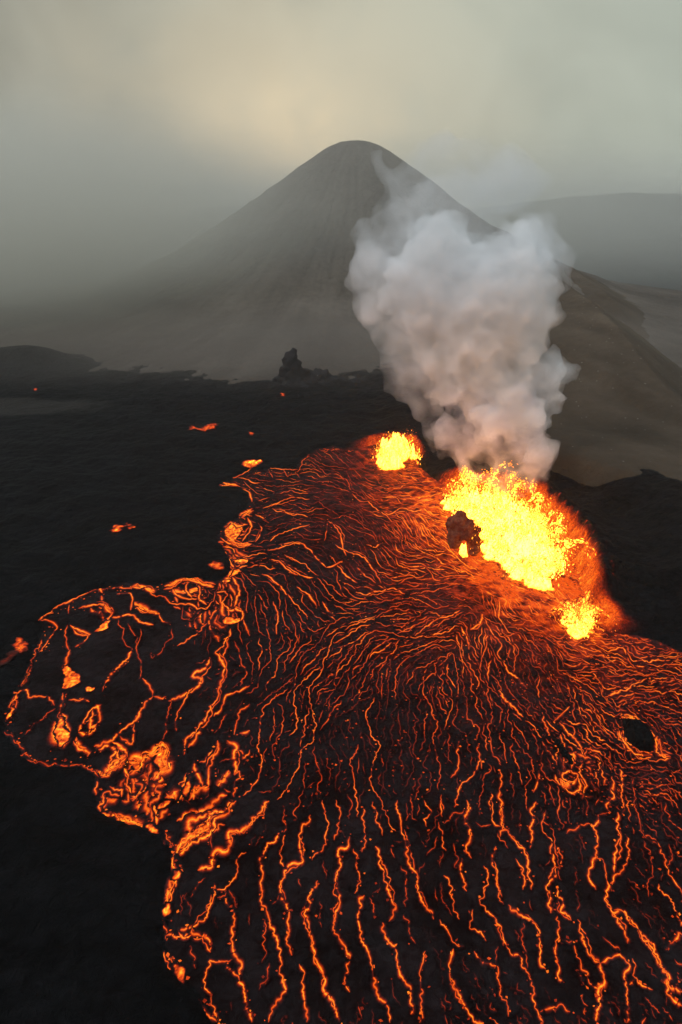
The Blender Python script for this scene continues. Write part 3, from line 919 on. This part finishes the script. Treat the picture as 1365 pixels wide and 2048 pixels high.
# broken glowing crust right along the western and northern shore
shore = densify(LAKE_PX, 4)
nk = len(shore)
i = 0
while i < nk - 30:
    ln = rnd.randint(3, 14); seg = shore[i:i + ln]
    u, v = seg.mean(0)
    if v < 2100 and u < 1400 and not (900 < u < 1230 and 980 < v < 1270):
        dens = .75 if (430 < u < 520 and v > 1000 and v < 1180) or v < 960 or (u > 1215 and v < 1350) else .42
        if rnd.random() < dens:
            cen = np.array((750, 1350)); inward = (cen - seg.mean(0)); inward /= np.hypot(*inward)
            for k in range(rnd.choice((1, 1, 2, 3))):
                ribbon(seg + inward * rnd.uniform(1, 9) + np.array([[rnd.gauss(0, 1.2), rnd.gauss(0, 1.2)] for _ in seg]), rnd.uniform(.5, 1.0), rnd.uniform(.6, 1.5), .12 + .01 * k)
    i += ln + rnd.randint(0, 3)
# loose incandescent flecks along the cracks
allp = [(q, h) for q, h, w in HAND + AUTO]
fl = []
for q, h in allp:
    r = resample(q, 10)
    for p in r:
        if rnd.random() < .30: fl.append((p[0] + rnd.gauss(0, 6), p[1] + rnd.gauss(0, 4), h * rnd.uniform(.45, .95), rnd.uniform(.10, .26)))
for p in shore[:nk]:
    if p[1] < 2100 and p[0] < 1400:
        for _ in range(rnd.choice((0, 1, 2))): fl.append((p[0] + rnd.gauss(0, 11), p[1] + rnd.gauss(0, 9), rnd.uniform(.4, 1.0), rnd.uniform(.12, .32)))
fl = np.array(fl); ok = poly_sdf(fl[:, 0], fl[:, 1], np.array(LAKE_PX, float)) < 0; fl = fl[ok]
X, Y = onz(fl[:, 0], fl[:, 1], .2); m = len(fl)
ang = rng.uniform(0, 6.28, m)
ring = []
for k in range(4):
    rr_ = fl[:, 3] * rng.uniform(.5, 1.6, m); ring.append(np.stack([X + np.cos(ang + k * 1.57) * rr_, Y + np.sin(ang + k * 1.57) * rr_, np.full(m, .215)], -1))
for k in range(4): VC.append(ring[k]); VH.append(fl[:, 2])
VF.append(np.stack([nv + k * m + np.arange(m) for k in range(4)], -1)); nv += 4 * m
# patches: small grid inside each outline
for q, h, w in PATCH:
    W = np.stack(onz(q[:, 0], q[:, 1], .2), -1)
    x0, y0 = W.min(0) - .5; x1, y1 = W.max(0) + .5
    gx = np.arange(x0, x1, .22); gy = np.arange(y0, y1, .22); X, Y = np.meshgrid(gx, gy, indexing='ij')
    sd = poly_sdf(X, Y, W) + fbm(X / 1.2, Y / 1.2, 3, 8) * .55 - .1
    hh = np.clip(-sd / .35 + .3, 0, 1) * (.38 + 1.15 * ridged(X / .9, Y / 1.3, 4, 18) ** 1.6)
    ff = grid_faces(len(gx), len(gy), sd < .2)
    if len(ff) == 0: continue
    c, ff, at = compact(np.stack([X.ravel(), Y.ravel(), np.full(X.size, .24)], -1), ff, {'h': hh.ravel()})
    VC.append(c); VH.append(at['h']); VF.append(ff + nv); nv += len(c)
# crust sheet
ax4 = axis([(-150, 150, 1.0)]); ay4 = axis([(18, 290, 1.0)])
X, Y = np.meshgrid(ax4, ay4, indexing='ij')
dl = lake_d(X, Y)
hot = vent_glow_at(X, Y)
Zl = fbm(X / 6, Y / 6, 3, 15) * .03
f = grid_faces(len(ax4), len(ay4), dl < 4)
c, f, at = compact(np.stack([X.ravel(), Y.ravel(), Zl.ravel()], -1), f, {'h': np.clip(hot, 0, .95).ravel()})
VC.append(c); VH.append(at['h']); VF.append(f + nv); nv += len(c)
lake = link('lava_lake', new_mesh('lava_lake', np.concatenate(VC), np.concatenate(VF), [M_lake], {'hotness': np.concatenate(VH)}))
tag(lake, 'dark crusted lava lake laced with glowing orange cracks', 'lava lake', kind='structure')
print('cracks', len(HAND), len(AUTO), 'verts', nv)

# ------------------------------------------------------------------ fountains
def drops(name, parent, centers, sizes, vel, heats, mat):
    """elongated spatter clots"""
    n = len(centers)
    v = vel / (np.linalg.norm(vel, axis=1)[:, None] + 1e-9)
    up = rng.normal(size=(n, 3)); a = np.cross(v, up); a /= np.linalg.norm(a, axis=1)[:, None] + 1e-9; b = np.cross(v, a)
    el = rng.uniform(1.2, 3.4, n)[:, None]; s = sizes[:, None]
    pts = [centers + v * s * el, centers - v * s * el * rng.uniform(.6, 1.2, (n, 1))]
    for k in range(4):
        t = k * math.pi / 2; pts.append(centers + (a * math.cos(t) + b * math.sin(t)) * s * rng.uniform(.5, 1.3, (n, 1)))
    co = np.stack(pts, 1).reshape(-1, 3)
    tri = []
    for k in range(4):
        k2 = (k + 1) % 4; tri += [(0, 2 + k, 2 + k2), (1, 2 + k2, 2 + k)]
    F = (np.arange(n)[:, None, None] * 6 + np.array(tri)[None]).reshape(-1, 3)
    return link(name, new_mesh(name, co, F, [mat], {'hotness': np.repeat(heats, 6)}, smooth=False), parent)

def mound(name, parent, org, poly, hmax, edge, hot, seed, step=.35, spike=1.0, rag=2.4):
    x0, y0 = poly.min(0) - 3; x1, y1 = poly.max(0) + 3
    gx = np.arange(x0, x1, step); gy = np.arange(y0, y1, step); X, Y = np.meshgrid(gx, gy, indexing='ij')
    sd = poly_sdf(X, Y, poly) + fbm(X / 4.5, Y / 4.5, 4, seed) * rag
    t = sst(0, edge, -sd)
    n1 = ridged(X / 2.6, Y / 2.6, 4, seed + 5); n2 = fbm(X / .9, Y / .9, 3, seed + 9)
    Z = -.3 + t * hmax * (.25 + .95 * n1 ** 2 * spike) + n2 * .55 * t + .5 * (sd < .5)
    heat = (.50 + hot * sst(-.6, .30 * edge, -sd)) * (1 + .16 * n2) - .35 * sst(.42, .25, n1) * sst(edge * 1.6, 0, -sd)
    heat = np.where(sd > 0, .5 + .35 * n2, heat)
    f = grid_faces(len(gx), len(gy), sd < .9)
    c, f, at = compact(np.stack([X.ravel() - org[0], Y.ravel() - org[1], Z.ravel()], -1), f, {'hotness': heat.ravel()})
    return link(name, new_mesh(name, c, f, [M_melt], at), parent)

def spray(parent, org, poly, n, hmax, spread, smin, smax, hot, nfar=.25):
    """ballistic clots thrown up from inside the outline"""
    x0, y0 = poly.min(0); x1, y1 = poly.max(0)
    q = rng.uniform((x0, y0), (x1, y1), (n * 4, 2)); q = q[poly_sdf(q[:, 0], q[:, 1], poly) < -.3][:n]; n = len(q)
    hm = hmax * (.35 + .65 * vn(q[:, 0] / 3.2, q[:, 1] / 3.2, 61)) * rng.uniform(.25, 1, n) ** .7
    vz = np.sqrt(2 * 9.8 * hm); vx = rng.normal(0, spread, (n, 2)); far = rng.random(n) < nfar; vx[far] *= 2.0
    t = rng.uniform(.03, 1.9, n) * vz / 9.8
    c = np.stack([q[:, 0] + vx[:, 0] * t - org[0], q[:, 1] + vx[:, 1] * t - org[1], np.maximum(.4, vz * t - 4.9 * t * t)], -1)
    vel = np.stack([vx[:, 0], vx[:, 1], vz - 9.8 * t], -1)
    rad = np.hypot(vx[:, 0] * t, vx[:, 1] * t)
    size = rng.uniform(smin, smax, n) * np.clip(1.25 - rad / 9 - c[:, 2] / (hmax * 2.2), .28, 1.3)
    heat = np.clip(hot * (1.12 - rad / 10 - c[:, 2] / hmax * .35) * rng.uniform(.8, 1.15, n), .5, 1.6)
    return drops('spatter', parent, c, size, vel, heat, M_drop)

def jets(parent, org, poly, njet, per, vmax, spread, hot):
    x0, y0 = poly.min(0); x1, y1 = poly.max(0); C_, S_, V_, Hh = [], [], [], []
    for _ in range(njet):
        for _t in range(60):
            q = rng.uniform((x0, y0), (x1, y1))
            if poly_sdf(np.array([q[0]]), np.array([q[1]]), poly)[0] < 0: break
        vz = vmax * rng.uniform(.45, 1); vx = rng.normal(0, spread, 2); T = 2 * vz / 9.8
        t = rng.uniform(.08, .95, per) ** .9 * T; w = .12 + .35 * t
        p = np.stack([q[0] + vx[0] * t + rng.normal(0, 1, per) * w, q[1] + vx[1] * t + rng.normal(0, 1, per) * w, vz * t - 4.9 * t * t + rng.normal(0, 1, per) * w * .7], -1)
        C_.append(p - np.array([org[0], org[1], 0])); V_.append(np.stack([np.full(per, vx[0]), np.full(per, vx[1]), vz - 9.8 * t], -1))
        S_.append(rng.uniform(.05, .30, per) * (1.15 - .7 * t / T)); Hh.append(np.clip(hot * (1.05 - .35 * t / T) * rng.uniform(.75, 1.1, per), .5, 1.6))
    c = np.concatenate(C_); c[:, 2] = np.maximum(c[:, 2], .3)
    drops('jet_spatter', parent, c, np.concatenate(S_), np.concatenate(V_), np.concatenate(Hh), M_drop)
def px_poly(pts, z=0): return np.stack(onz(*np.array(pts, float).T, z), -1)
f2 = thing('lava_fountain', 'largest yellow lava fountain beside the dark arched rock', 'lava fountain', (VENT2[0], VENT2[1], 0), 'lava fountains in a row along the lake edge')
mound('molten_mass', f2, VENT2, MAIN, 6.5, 6.0, 1.1, 200, rag=5.5)
spray(f2, VENT2, MAIN, 9000, 12, 1.5, .06, .28, 1.5)
spray(f2, VENT2, MAIN, 6000, 15, 2.6, .04, .12, 1.12, .5)
jets(f2, VENT2, MAIN, 110, 90, 17.0, 2.3, 1.5)
spray(f2, VENT2, MAIN, 1500, 15, 5.0, .05, .13, 1.0, .6)
P1 = px_poly([(748,925),(762,905),(785,895),(808,900),(822,906),(844,926),(838,931),(816,918),(800,940),(770,944)])
f1 = thing('lava_fountain', 'small yellow lava fountain at the far upper edge of the lake', 'lava fountain', (VENT1[0], VENT1[1], 0), 'lava fountains in a row along the lake edge')
mound('molten_mass', f1, VENT1, P1, 7.0, 3.5, .95, 300, step=.3, rag=3.5, spike=1.3)
spray(f1, VENT1, P1, 1500, 13, .9, .06, .26, 1.4, .3)
spray(f1, VENT1, P1, 1800, 17, 2.0, .04, .12, .9, .5)
jets(f1, VENT1, P1, 14, 70, 12.5, 1.5, 1.35)
P3 = px_poly([(1122,1232),(1150,1225),(1192,1235),(1190,1252),(1172,1275),(1155,1280),(1135,1258)])
f3 = thing('lava_fountain', 'small yellow lava fountain below right of the large one, near the dark crater slope', 'lava fountain', (VENT3[0], VENT3[1], 0), 'lava fountains in a row along the lake edge')
mound('molten_mass', f3, VENT3, P3, 3.0, 3.0, .95, 400, step=.25)
spray(f3, VENT3, P3, 1500, 7.5, 1.3, .05, .2, 1.4, .35)
spray(f3, VENT3, P3, 1300, 9, 3.6, .04, .10, .9, .5)

jets(f3, VENT3, P3, 16, 60, 12, 2.0, 1.3)

# ------------------------------------------------------------------ rocks
def blob_rock(name, spheres, voxel, amp, freq, mat, seed, heat=0.0, again=0, rough=.9):
    """union of ellipsoids, remeshed to one skin, then weathered; cuts are removed (arches)"""
    bm = bmesh.new()
    for (x, y, z, rx, ry, rz) in spheres:
        r = bmesh.ops.create_icosphere(bm, subdivisions=3, radius=1)
        for v in r['verts']: v.co = Vector((x + v.co.x * rx, y + v.co.y * ry, z + v.co.z * rz))
    me = bpy.data.meshes.new(name); bm.to_mesh(me); bm.free()
    o = bpy.data.objects.new(name, me); COL.objects.link(o)
    md = o.modifiers.new('r', 'REMESH'); md.mode = 'VOXEL'; md.voxel_size = voxel
    dg = bpy.context.evaluated_depsgraph_get()
    m2 = bpy.data.meshes.new_from_object(o.evaluated_get(dg)); o.modifiers.clear(); bpy.data.objects.remove(o); bpy.data.meshes.remove(me)
    m2.name = name
    cx = Vector((seed * 3.1, seed * 1.7, seed))
    nrm = [v.normal.copy() for v in m2.vertices]
    for v, nn in zip(m2.vertices, nrm):
        p = v.co * freq + cx
        a = mnoise.fractal(p, rough, 2.1, 6) * amp + (mnoise.cell(p * 1.3) - .3) * amp * .22
        v.co += nn * a
    if again:                                   # a clean skin again after the weathering
        o = bpy.data.objects.new(name, m2); COL.objects.link(o)
        md = o.modifiers.new('r', 'REMESH'); md.mode = 'VOXEL'; md.voxel_size = again
        m3 = bpy.data.meshes.new_from_object(o.evaluated_get(bpy.context.evaluated_depsgraph_get()))
        bpy.data.objects.remove(o); bpy.data.meshes.remove(m2); m2 = m3; m2.name = name
    m2.polygons.foreach_set('use_smooth', np.ones(len(m2.polygons), bool))
    if mat: m2.materials.append(mat)
    at = m2.attributes.new('hotness', 'FLOAT', 'POINT'); at.data.foreach_set('value', np.full(len(m2.vertices), heat, np.float32))
    m2.update()
    return m2
def px_blob(u, v, r, Y, k=1.0, ry=None):
    """ellipsoid centred on the pixel's ray at depth Y, r in photo pixels"""
    p = aty(u, v, Y); s = math.sqrt(p[0] ** 2 + Y ** 2 + (p[2] - H) ** 2) / FPX * .97
    return (p[0], Y, p[2], r * s, (ry or r) * s, r * s * k)
RY = onz(930, 1112)[1]
sp = [px_blob(908,1072,13,RY+2,1.5), px_blob(905,1050,13,RY+3,1.4), px_blob(918,1040,16,RY+3), px_blob(932,1058,22,RY+3), px_blob(912,1060,16,RY+2.5),
      px_blob(945,1062,17,RY+3), px_blob(948,1082,14,RY+2.5,1.5), px_blob(946,1100,13,RY+1.5,1.1), px_blob(909,1085,12,RY+1.5,1.2), px_blob(925,1064,18,RY+3), px_blob(922,1030,10,RY+3)]
r_o = link('rock_arch', blob_rock('rock_arch', sp, .3, .75, .42, M_rock, 3, heat=.30))  # low emission stands in for lava light falling on the rock
tag(r_o, 'dark red lit rock with a small arch at the foot of the largest fountain', 'rock')
# molten light running through its arch
am = px_poly([(914,1108),(918,1096),(922,1092),(930,1100),(935,1112),(925,1118)])
arch = thing('lava_spill', 'bright yellow lava spilling out through the arch of the dark rock', 'lava', (am[:, 0].mean(), am[:, 1].mean(), 0))
mound('molten_mass', arch, (am[:, 0].mean(), am[:, 1].mean()), am, 3.2, 1.2, .95, 500, step=.18, spike=1.3)

iw = px_poly(ISL)
gx = np.arange(iw[:, 0].min() - 1, iw[:, 0].max() + 1, .25); gy = np.arange(iw[:, 1].min() - 1, iw[:, 1].max() + 1, .25)
X, Y = np.meshgrid(gx, gy, indexing='ij'); sd = poly_sdf(X, Y, iw) + fbm(X / 1.5, Y / 1.5, 3, 6) * .5
Zi = -.3 + 2.4 * sst(.2, -1.2, sd) + .45 * fbm(X / 1.1, Y / 1.1, 4, 7) - .6 * sst(-1.5, -4, sd)
f = grid_faces(len(gx), len(gy), sd < .4)
c, f, at = compact(np.stack([X.ravel(), Y.ravel(), Zi.ravel()], -1), f, {'hotness': 0 * X.ravel()})
M_black = lava_material('black_rock', (0.003, 0.003, 0.003), (0.008, 0.007, 0.007), bump_scale=.9, bumpd=.5, spec=.02)
tag(link('rock_island', new_mesh('rock_island', c, f, [M_black], at)), 'low black oval island of rock ringed by glowing cracks near the right edge', 'rock')
wr_ = onz(1126, 1502)
sp = [(wr_[0], wr_[1], .1, .8, 2.0, .8), (wr_[0] - .5, wr_[1] + 2.2, .1, .7, 1.4, .7), (wr_[0] + .7, wr_[1] - 2.2, .1, .6, 1.5, .6)]
tag(link('crust_ridge', blob_rock('crust_ridge', sp, .22, .4, .8, M_black, 8)), 'thin black crust ridge breaking the lake surface amid tangled bright cracks', 'rock')

CY = 388
sp = [px_blob(585,705,7,CY,1.4), px_blob(580,722,13,CY,1.1), px_blob(592,735,16,CY), px_blob(572,745,13,CY), px_blob(562,762,13,CY,.8), px_blob(590,762,26,CY), px_blob(612,742,14,CY,.8),
      px_blob(640,772,32,CY), px_blob(672,784,34,CY), px_blob(710,797,34,CY), px_blob(748,808,33,CY), px_blob(785,818,28,CY), px_blob(600,785,40,CY-4,.7), px_blob(660,795,45,CY-4,.6)]
tag(link('rock_crag', blob_rock('rock_crag', sp, .8, 3.4, .11, M_crag, 5)), 'jagged dark lava crag standing against the mountain foot', 'rock')

# small breakouts in the dark field
def breakout(label, pts, seed, warm=1.0):
    w = px_poly(pts, 1.0); o = w.mean(0)
    zt = ground_h(np.array([o[0]]), np.array([o[1]]))[0]
    w = px_poly(pts, zt); o = w.mean(0)
    x0, y0 = w.min(0) - 1; x1, y1 = w.max(0) + 1; st = max(.22, (x1 - x0) / 70)
    gx = np.arange(x0, x1, st); gy = np.arange(y0, y1, st); X, Y = np.meshgrid(gx, gy, indexing='ij')
    n = fbm(X / 1.6, Y / 1.6, 4, seed)
    sd = poly_sdf(X, Y, w) + n * 1.6
    Zg = ground_h(X, Y)
    f = grid_faces(len(gx), len(gy), sd < .2)
    if not len(f): print('EMPTY breakout', label); return
    heat = np.clip(.55 - sd * .5, 0, 1.0) * warm * (.25 + 1.0 * ridged(X / 1.7, Y / 2.6, 4, seed + 50))
    c, f, at = compact(np.stack([X.ravel() - o[0], Y.ravel() - o[1], Zg.ravel() + .35 - zt], -1), f, {'hotness': heat.ravel()})
    ob = link('lava_breakout', new_mesh('lava_breakout', c, f, [M_melt], at)); ob.location = (o[0], o[1], zt)
    tag(ob, label, 'lava', 'small lava breakouts in the dark lava field')
breakout('red lava breakout farthest up in the dark field, left of centre', [(378,862),(384,852),(400,856),(418,850),(434,849),(432,858),(410,864),(392,858)], 1, .8)
breakout('tiny red lava spot between the far breakout and the first fountain', [(500,866),(505,867),(508,871),(503,872)], 2, .9)
breakout('orange elongated breakout just above the lake tongue', [(484,932),(495,924),(520,922),(526,926),(510,933),(492,936)], 3, 1.1)
breakout('orange breakout alone in the dark field, left one of a close pair', [(222,1060),(232,1053),(244,1052),(242,1062),(230,1066)], 4, 1.1)
breakout('small orange breakout alone in the dark field, right one of a close pair', [(254,1050),(260,1052),(268,1057),(260,1060),(255,1055)], 5, 1.1)
breakout('dull orange breakout in the dark bay beside the lake shore', [(416,1132),(424,1130),(436,1124),(446,1134),(440,1140),(426,1136)], 6, .95)
breakout('bright orange breakout near the left edge outside the lake', [(32,1292),(42,1280),(52,1290),(50,1300),(44,1305),(36,1298)], 7, 1.2)
breakout('faint red trickle running to the left edge of the picture', [(0,1325),(18,1312),(34,1302),(38,1306),(20,1322),(0,1338)], 8, .42)
breakout('pinprick red glow on the far mound at left', [(60,735),(64,735),(64,738),(60,738)], 9, .9)
breakout('pinprick red glow at the foot of the crag', [(563,789),(568,789),(568,793),(563,793)], 10, .9)

# ------------------------------------------------------------------ smoke
def volume_mat(name, color, dens, aniso=0.0, noise=None):
    m = bpy.data.materials.new(name); m.use_nodes = True; t = m.node_tree; t.nodes.clear()
    o = t.nodes.new('ShaderNodeOutputMaterial'); v = t.nodes.new('ShaderNodeVolumePrincipled')
    v.inputs['Color'].default_value = (*color, 1); v.inputs['Density'].default_value = dens
    v.inputs['Anisotropy'].default_value = aniso
    t.links.new(v.outputs[0], o.inputs['Volume'])
    if noise:
        sc, lo, hi = noise
        m.cycles.volume_step_rate = 0.5
        tcn = t.nodes.new('ShaderNodeNewGeometry')
        n = noise_node(t.nodes, t.links, tcn.outputs['Position'], sc, 4, .55, .3)
        mr = t.nodes.new('ShaderNodeMapRange'); mr.inputs[1].default_value = lo; mr.inputs[2].default_value = hi
        mr.inputs[3].default_value = 0.0; mr.inputs[4].default_value = dens
        t.links.new(n.outputs['Fac'], mr.inputs[0]); t.links.new(mr.outputs[0], v.inputs['Density'])
    return m
PY = 262
def puff(name, blobs, voxel, amp, freq, mat, seed, parent, Y=PY):
    r_ = random.Random(seed)
    sp = [px_blob(u, v, r, 222 + r_.uniform(-.3, .3) * r * .17 + .14 * (960 - max(v, 780)) + .05 * max(0, 780 - v)) for u, v, r in blobs]
    me = blob_rock(name, sp, voxel, amp, freq, None, seed, again=voxel, rough=.55)
    me.materials.append(mat)
    o = link(name, me, parent); return o
low = [(915,855,42),(890,885,26),(925,815,40),(1000,965,26),(1060,978,16),(955,950,22),(1045,935,38),(1092,965,12),(1075,955,16),(1020,910,48),(985,900,45),(930,895,36),(1060,880,38),(960,850,55),(1040,825,52),(1000,940,34),(930,930,26),(1065,970,22)]
core = [(985,835,46),(1040,825,60),(1108,748,34),(1118,716,22),(1085,780,46),(980,765,75),(905,775,42),
 (890,710,60),(960,680,85),(1030,690,60),(1025,610,76),(940,600,92),(860,610,72),(805,590,42),(880,510,70),(820,530,50),(1035,535,70),(950,580,80),(1055,482,42),(885,466,30),(845,490,34)]
outer = [(775,480,48),(765,550,52),(772,620,54),(790,690,50),(830,750,52),(748,520,38),(815,450,44),(1105,540,30),(1095,620,30),(1060,690,40),(860,790,40),(880,860,30),(1080,900,30)]
top = [(850,325,46),(950,360,56),(1035,355,46),(900,300,44),(810,370,48),(775,345,30),(745,320,22),(930,480,60),(740,560,40),(735,500,30),(860,390,60),(920,400,60),(990,405,50),(1030,400,30),(930,440,40),(960,470,60),(800,430,50)]
plume = thing('smoke_plume', 'billowing pale smoke column rising from the main fountain in front of the mountain', 'smoke', (65, PY, 8))
plume['kind'] = 'stuff'
def to_parent(o): o.matrix_parent_inverse = plume.matrix_world.inverted(); return o
bpy.context.view_layer.update()
M_s1 = volume_mat('dense_smoke', (.99, .995, 1.0), 0.17, 0.0, (.10, .30, .62))
M_s4 = volume_mat('low_smoke', (.96, .935, .975), 0.10, 0.0, (.13, .36, .66))
M_s2 = volume_mat('thin_smoke', (.97, .985, 1.0), 0.075, 0.0, (.09, .33, .66))
M_s3 = volume_mat('faint_smoke', (.97, .985, .99), 0.055, 0.0, (.06, .36, .68))
to_parent(puff('dense_smoke', core, 0.85, 5.5, .10, M_s1, 21, plume))
to_parent(puff('low_smoke', low, 1.0, 6.0, .09, M_s4, 24, plume))
to_parent(puff('thin_smoke', outer + [(u, v, r + 10) for u, v, r in core[10:24]], 1.6, 6.5, .07, M_s2, 22, plume))
to_parent(puff('faint_smoke', top, 1.8, 7, .06, M_s3, 23, plume))

# ------------------------------------------------------------------ haze: one even box of air
def box(name, x0, x1, y0, y1, z0, z1, mat):
    co = np.array([(x, y, z) for x in (x0, x1) for y in (y0, y1) for z in (z0, z1)], float)
    F = np.array([(0, 1, 3, 2), (4, 6, 7, 5), (0, 4, 5, 1), (2, 3, 7, 6), (0, 2, 6, 4), (1, 5, 7, 3)])
    return link(name, new_mesh(name, co, F, [mat], smooth=False))
M_haze = volume_mat('haze_air', (.80, .815, .78), 0.00013, 0.5)
hz = box('haze', -6100, 6100, -3100, 8100, -50, 165, M_haze)
tag(hz, 'thin grey volcanic haze filling the air', 'haze', kind='stuff')

def fog(label, c, r, dens, col, seed):
    """a soft bank of fog, thinning from its middle outward"""
    bm = bmesh.new(); bmesh.ops.create_icosphere(bm, subdivisions=4, radius=1)
    me = bpy.data.meshes.new('fog_bank'); bm.to_mesh(me); bm.free()
    m = volume_mat('fog', col, dens, 0.3); t = m.node_tree
    v = [n for n in t.nodes if n.type == 'PRINCIPLED_VOLUME'][0]
    tcn = t.nodes.new('ShaderNodeTexCoord'); gr = t.nodes.new('ShaderNodeTexGradient'); gr.gradient_type = 'SPHERICAL'
    nz = noise_node(t.nodes, t.links, tcn.outputs['Object'], 2.6, 3, .5, .4)
    wv = t.nodes.new('ShaderNodeVectorMath'); wv.operation = 'MULTIPLY_ADD'; wv.inputs[1].default_value = (.3, .3, .3)
    t.links.new(nz.outputs['Color'], wv.inputs[0]); 
    sb = t.nodes.new('ShaderNodeVectorMath'); sb.operation = 'SUBTRACT'; sb.inputs[1].default_value = (.15, .15, .15)
    t.links.new(tcn.outputs['Object'], wv.inputs[2]); t.links.new(wv.outputs[0], sb.inputs[0]); t.links.new(sb.outputs[0], gr.inputs[0])
    mr = t.nodes.new('ShaderNodeMapRange'); mr.inputs[1].default_value = 0.1; mr.inputs[2].default_value = .75; mr.inputs[4].default_value = dens
    mr.interpolation_type = 'SMOOTHSTEP'
    t.links.new(gr.outputs['Fac'], mr.inputs[0]); t.links.new(mr.outputs[0], v.inputs['Density'])
    m.cycles.volume_step_rate = 1.0
    me.materials.append(m)
    o = link('fog_bank', me); o.location = c; o.scale = r
    tag(o, label, 'fog', 'fog banks around the mountain', 'stuff')
fog('long bank of grey fog lying behind the mountain cone', (0, 1300, 30), (1900, 560, 210), .0036, (.93, .92, .85), 1)
fog('grey fog pooled over the low ground left of the mountain', (-300, 600, 85), (400, 270, 120), .011, (.80, .79, .72), 5)
fog('thin grey fog drifting behind the right shoulder of the mountain', (330, 980, 50), (420, 260, 150), .0013, (.80, .81, .76), 9)
fog('thin mist hanging in front of the mountain slope', (-60, 600, 120), (430, 190, 150), .0016, (.82, .81, .75), 13)
fog('low dark haze along the foot of the mountain', (-30, 445, 8), (460, 120, 46), .0045, (.64, .58, .52), 17)
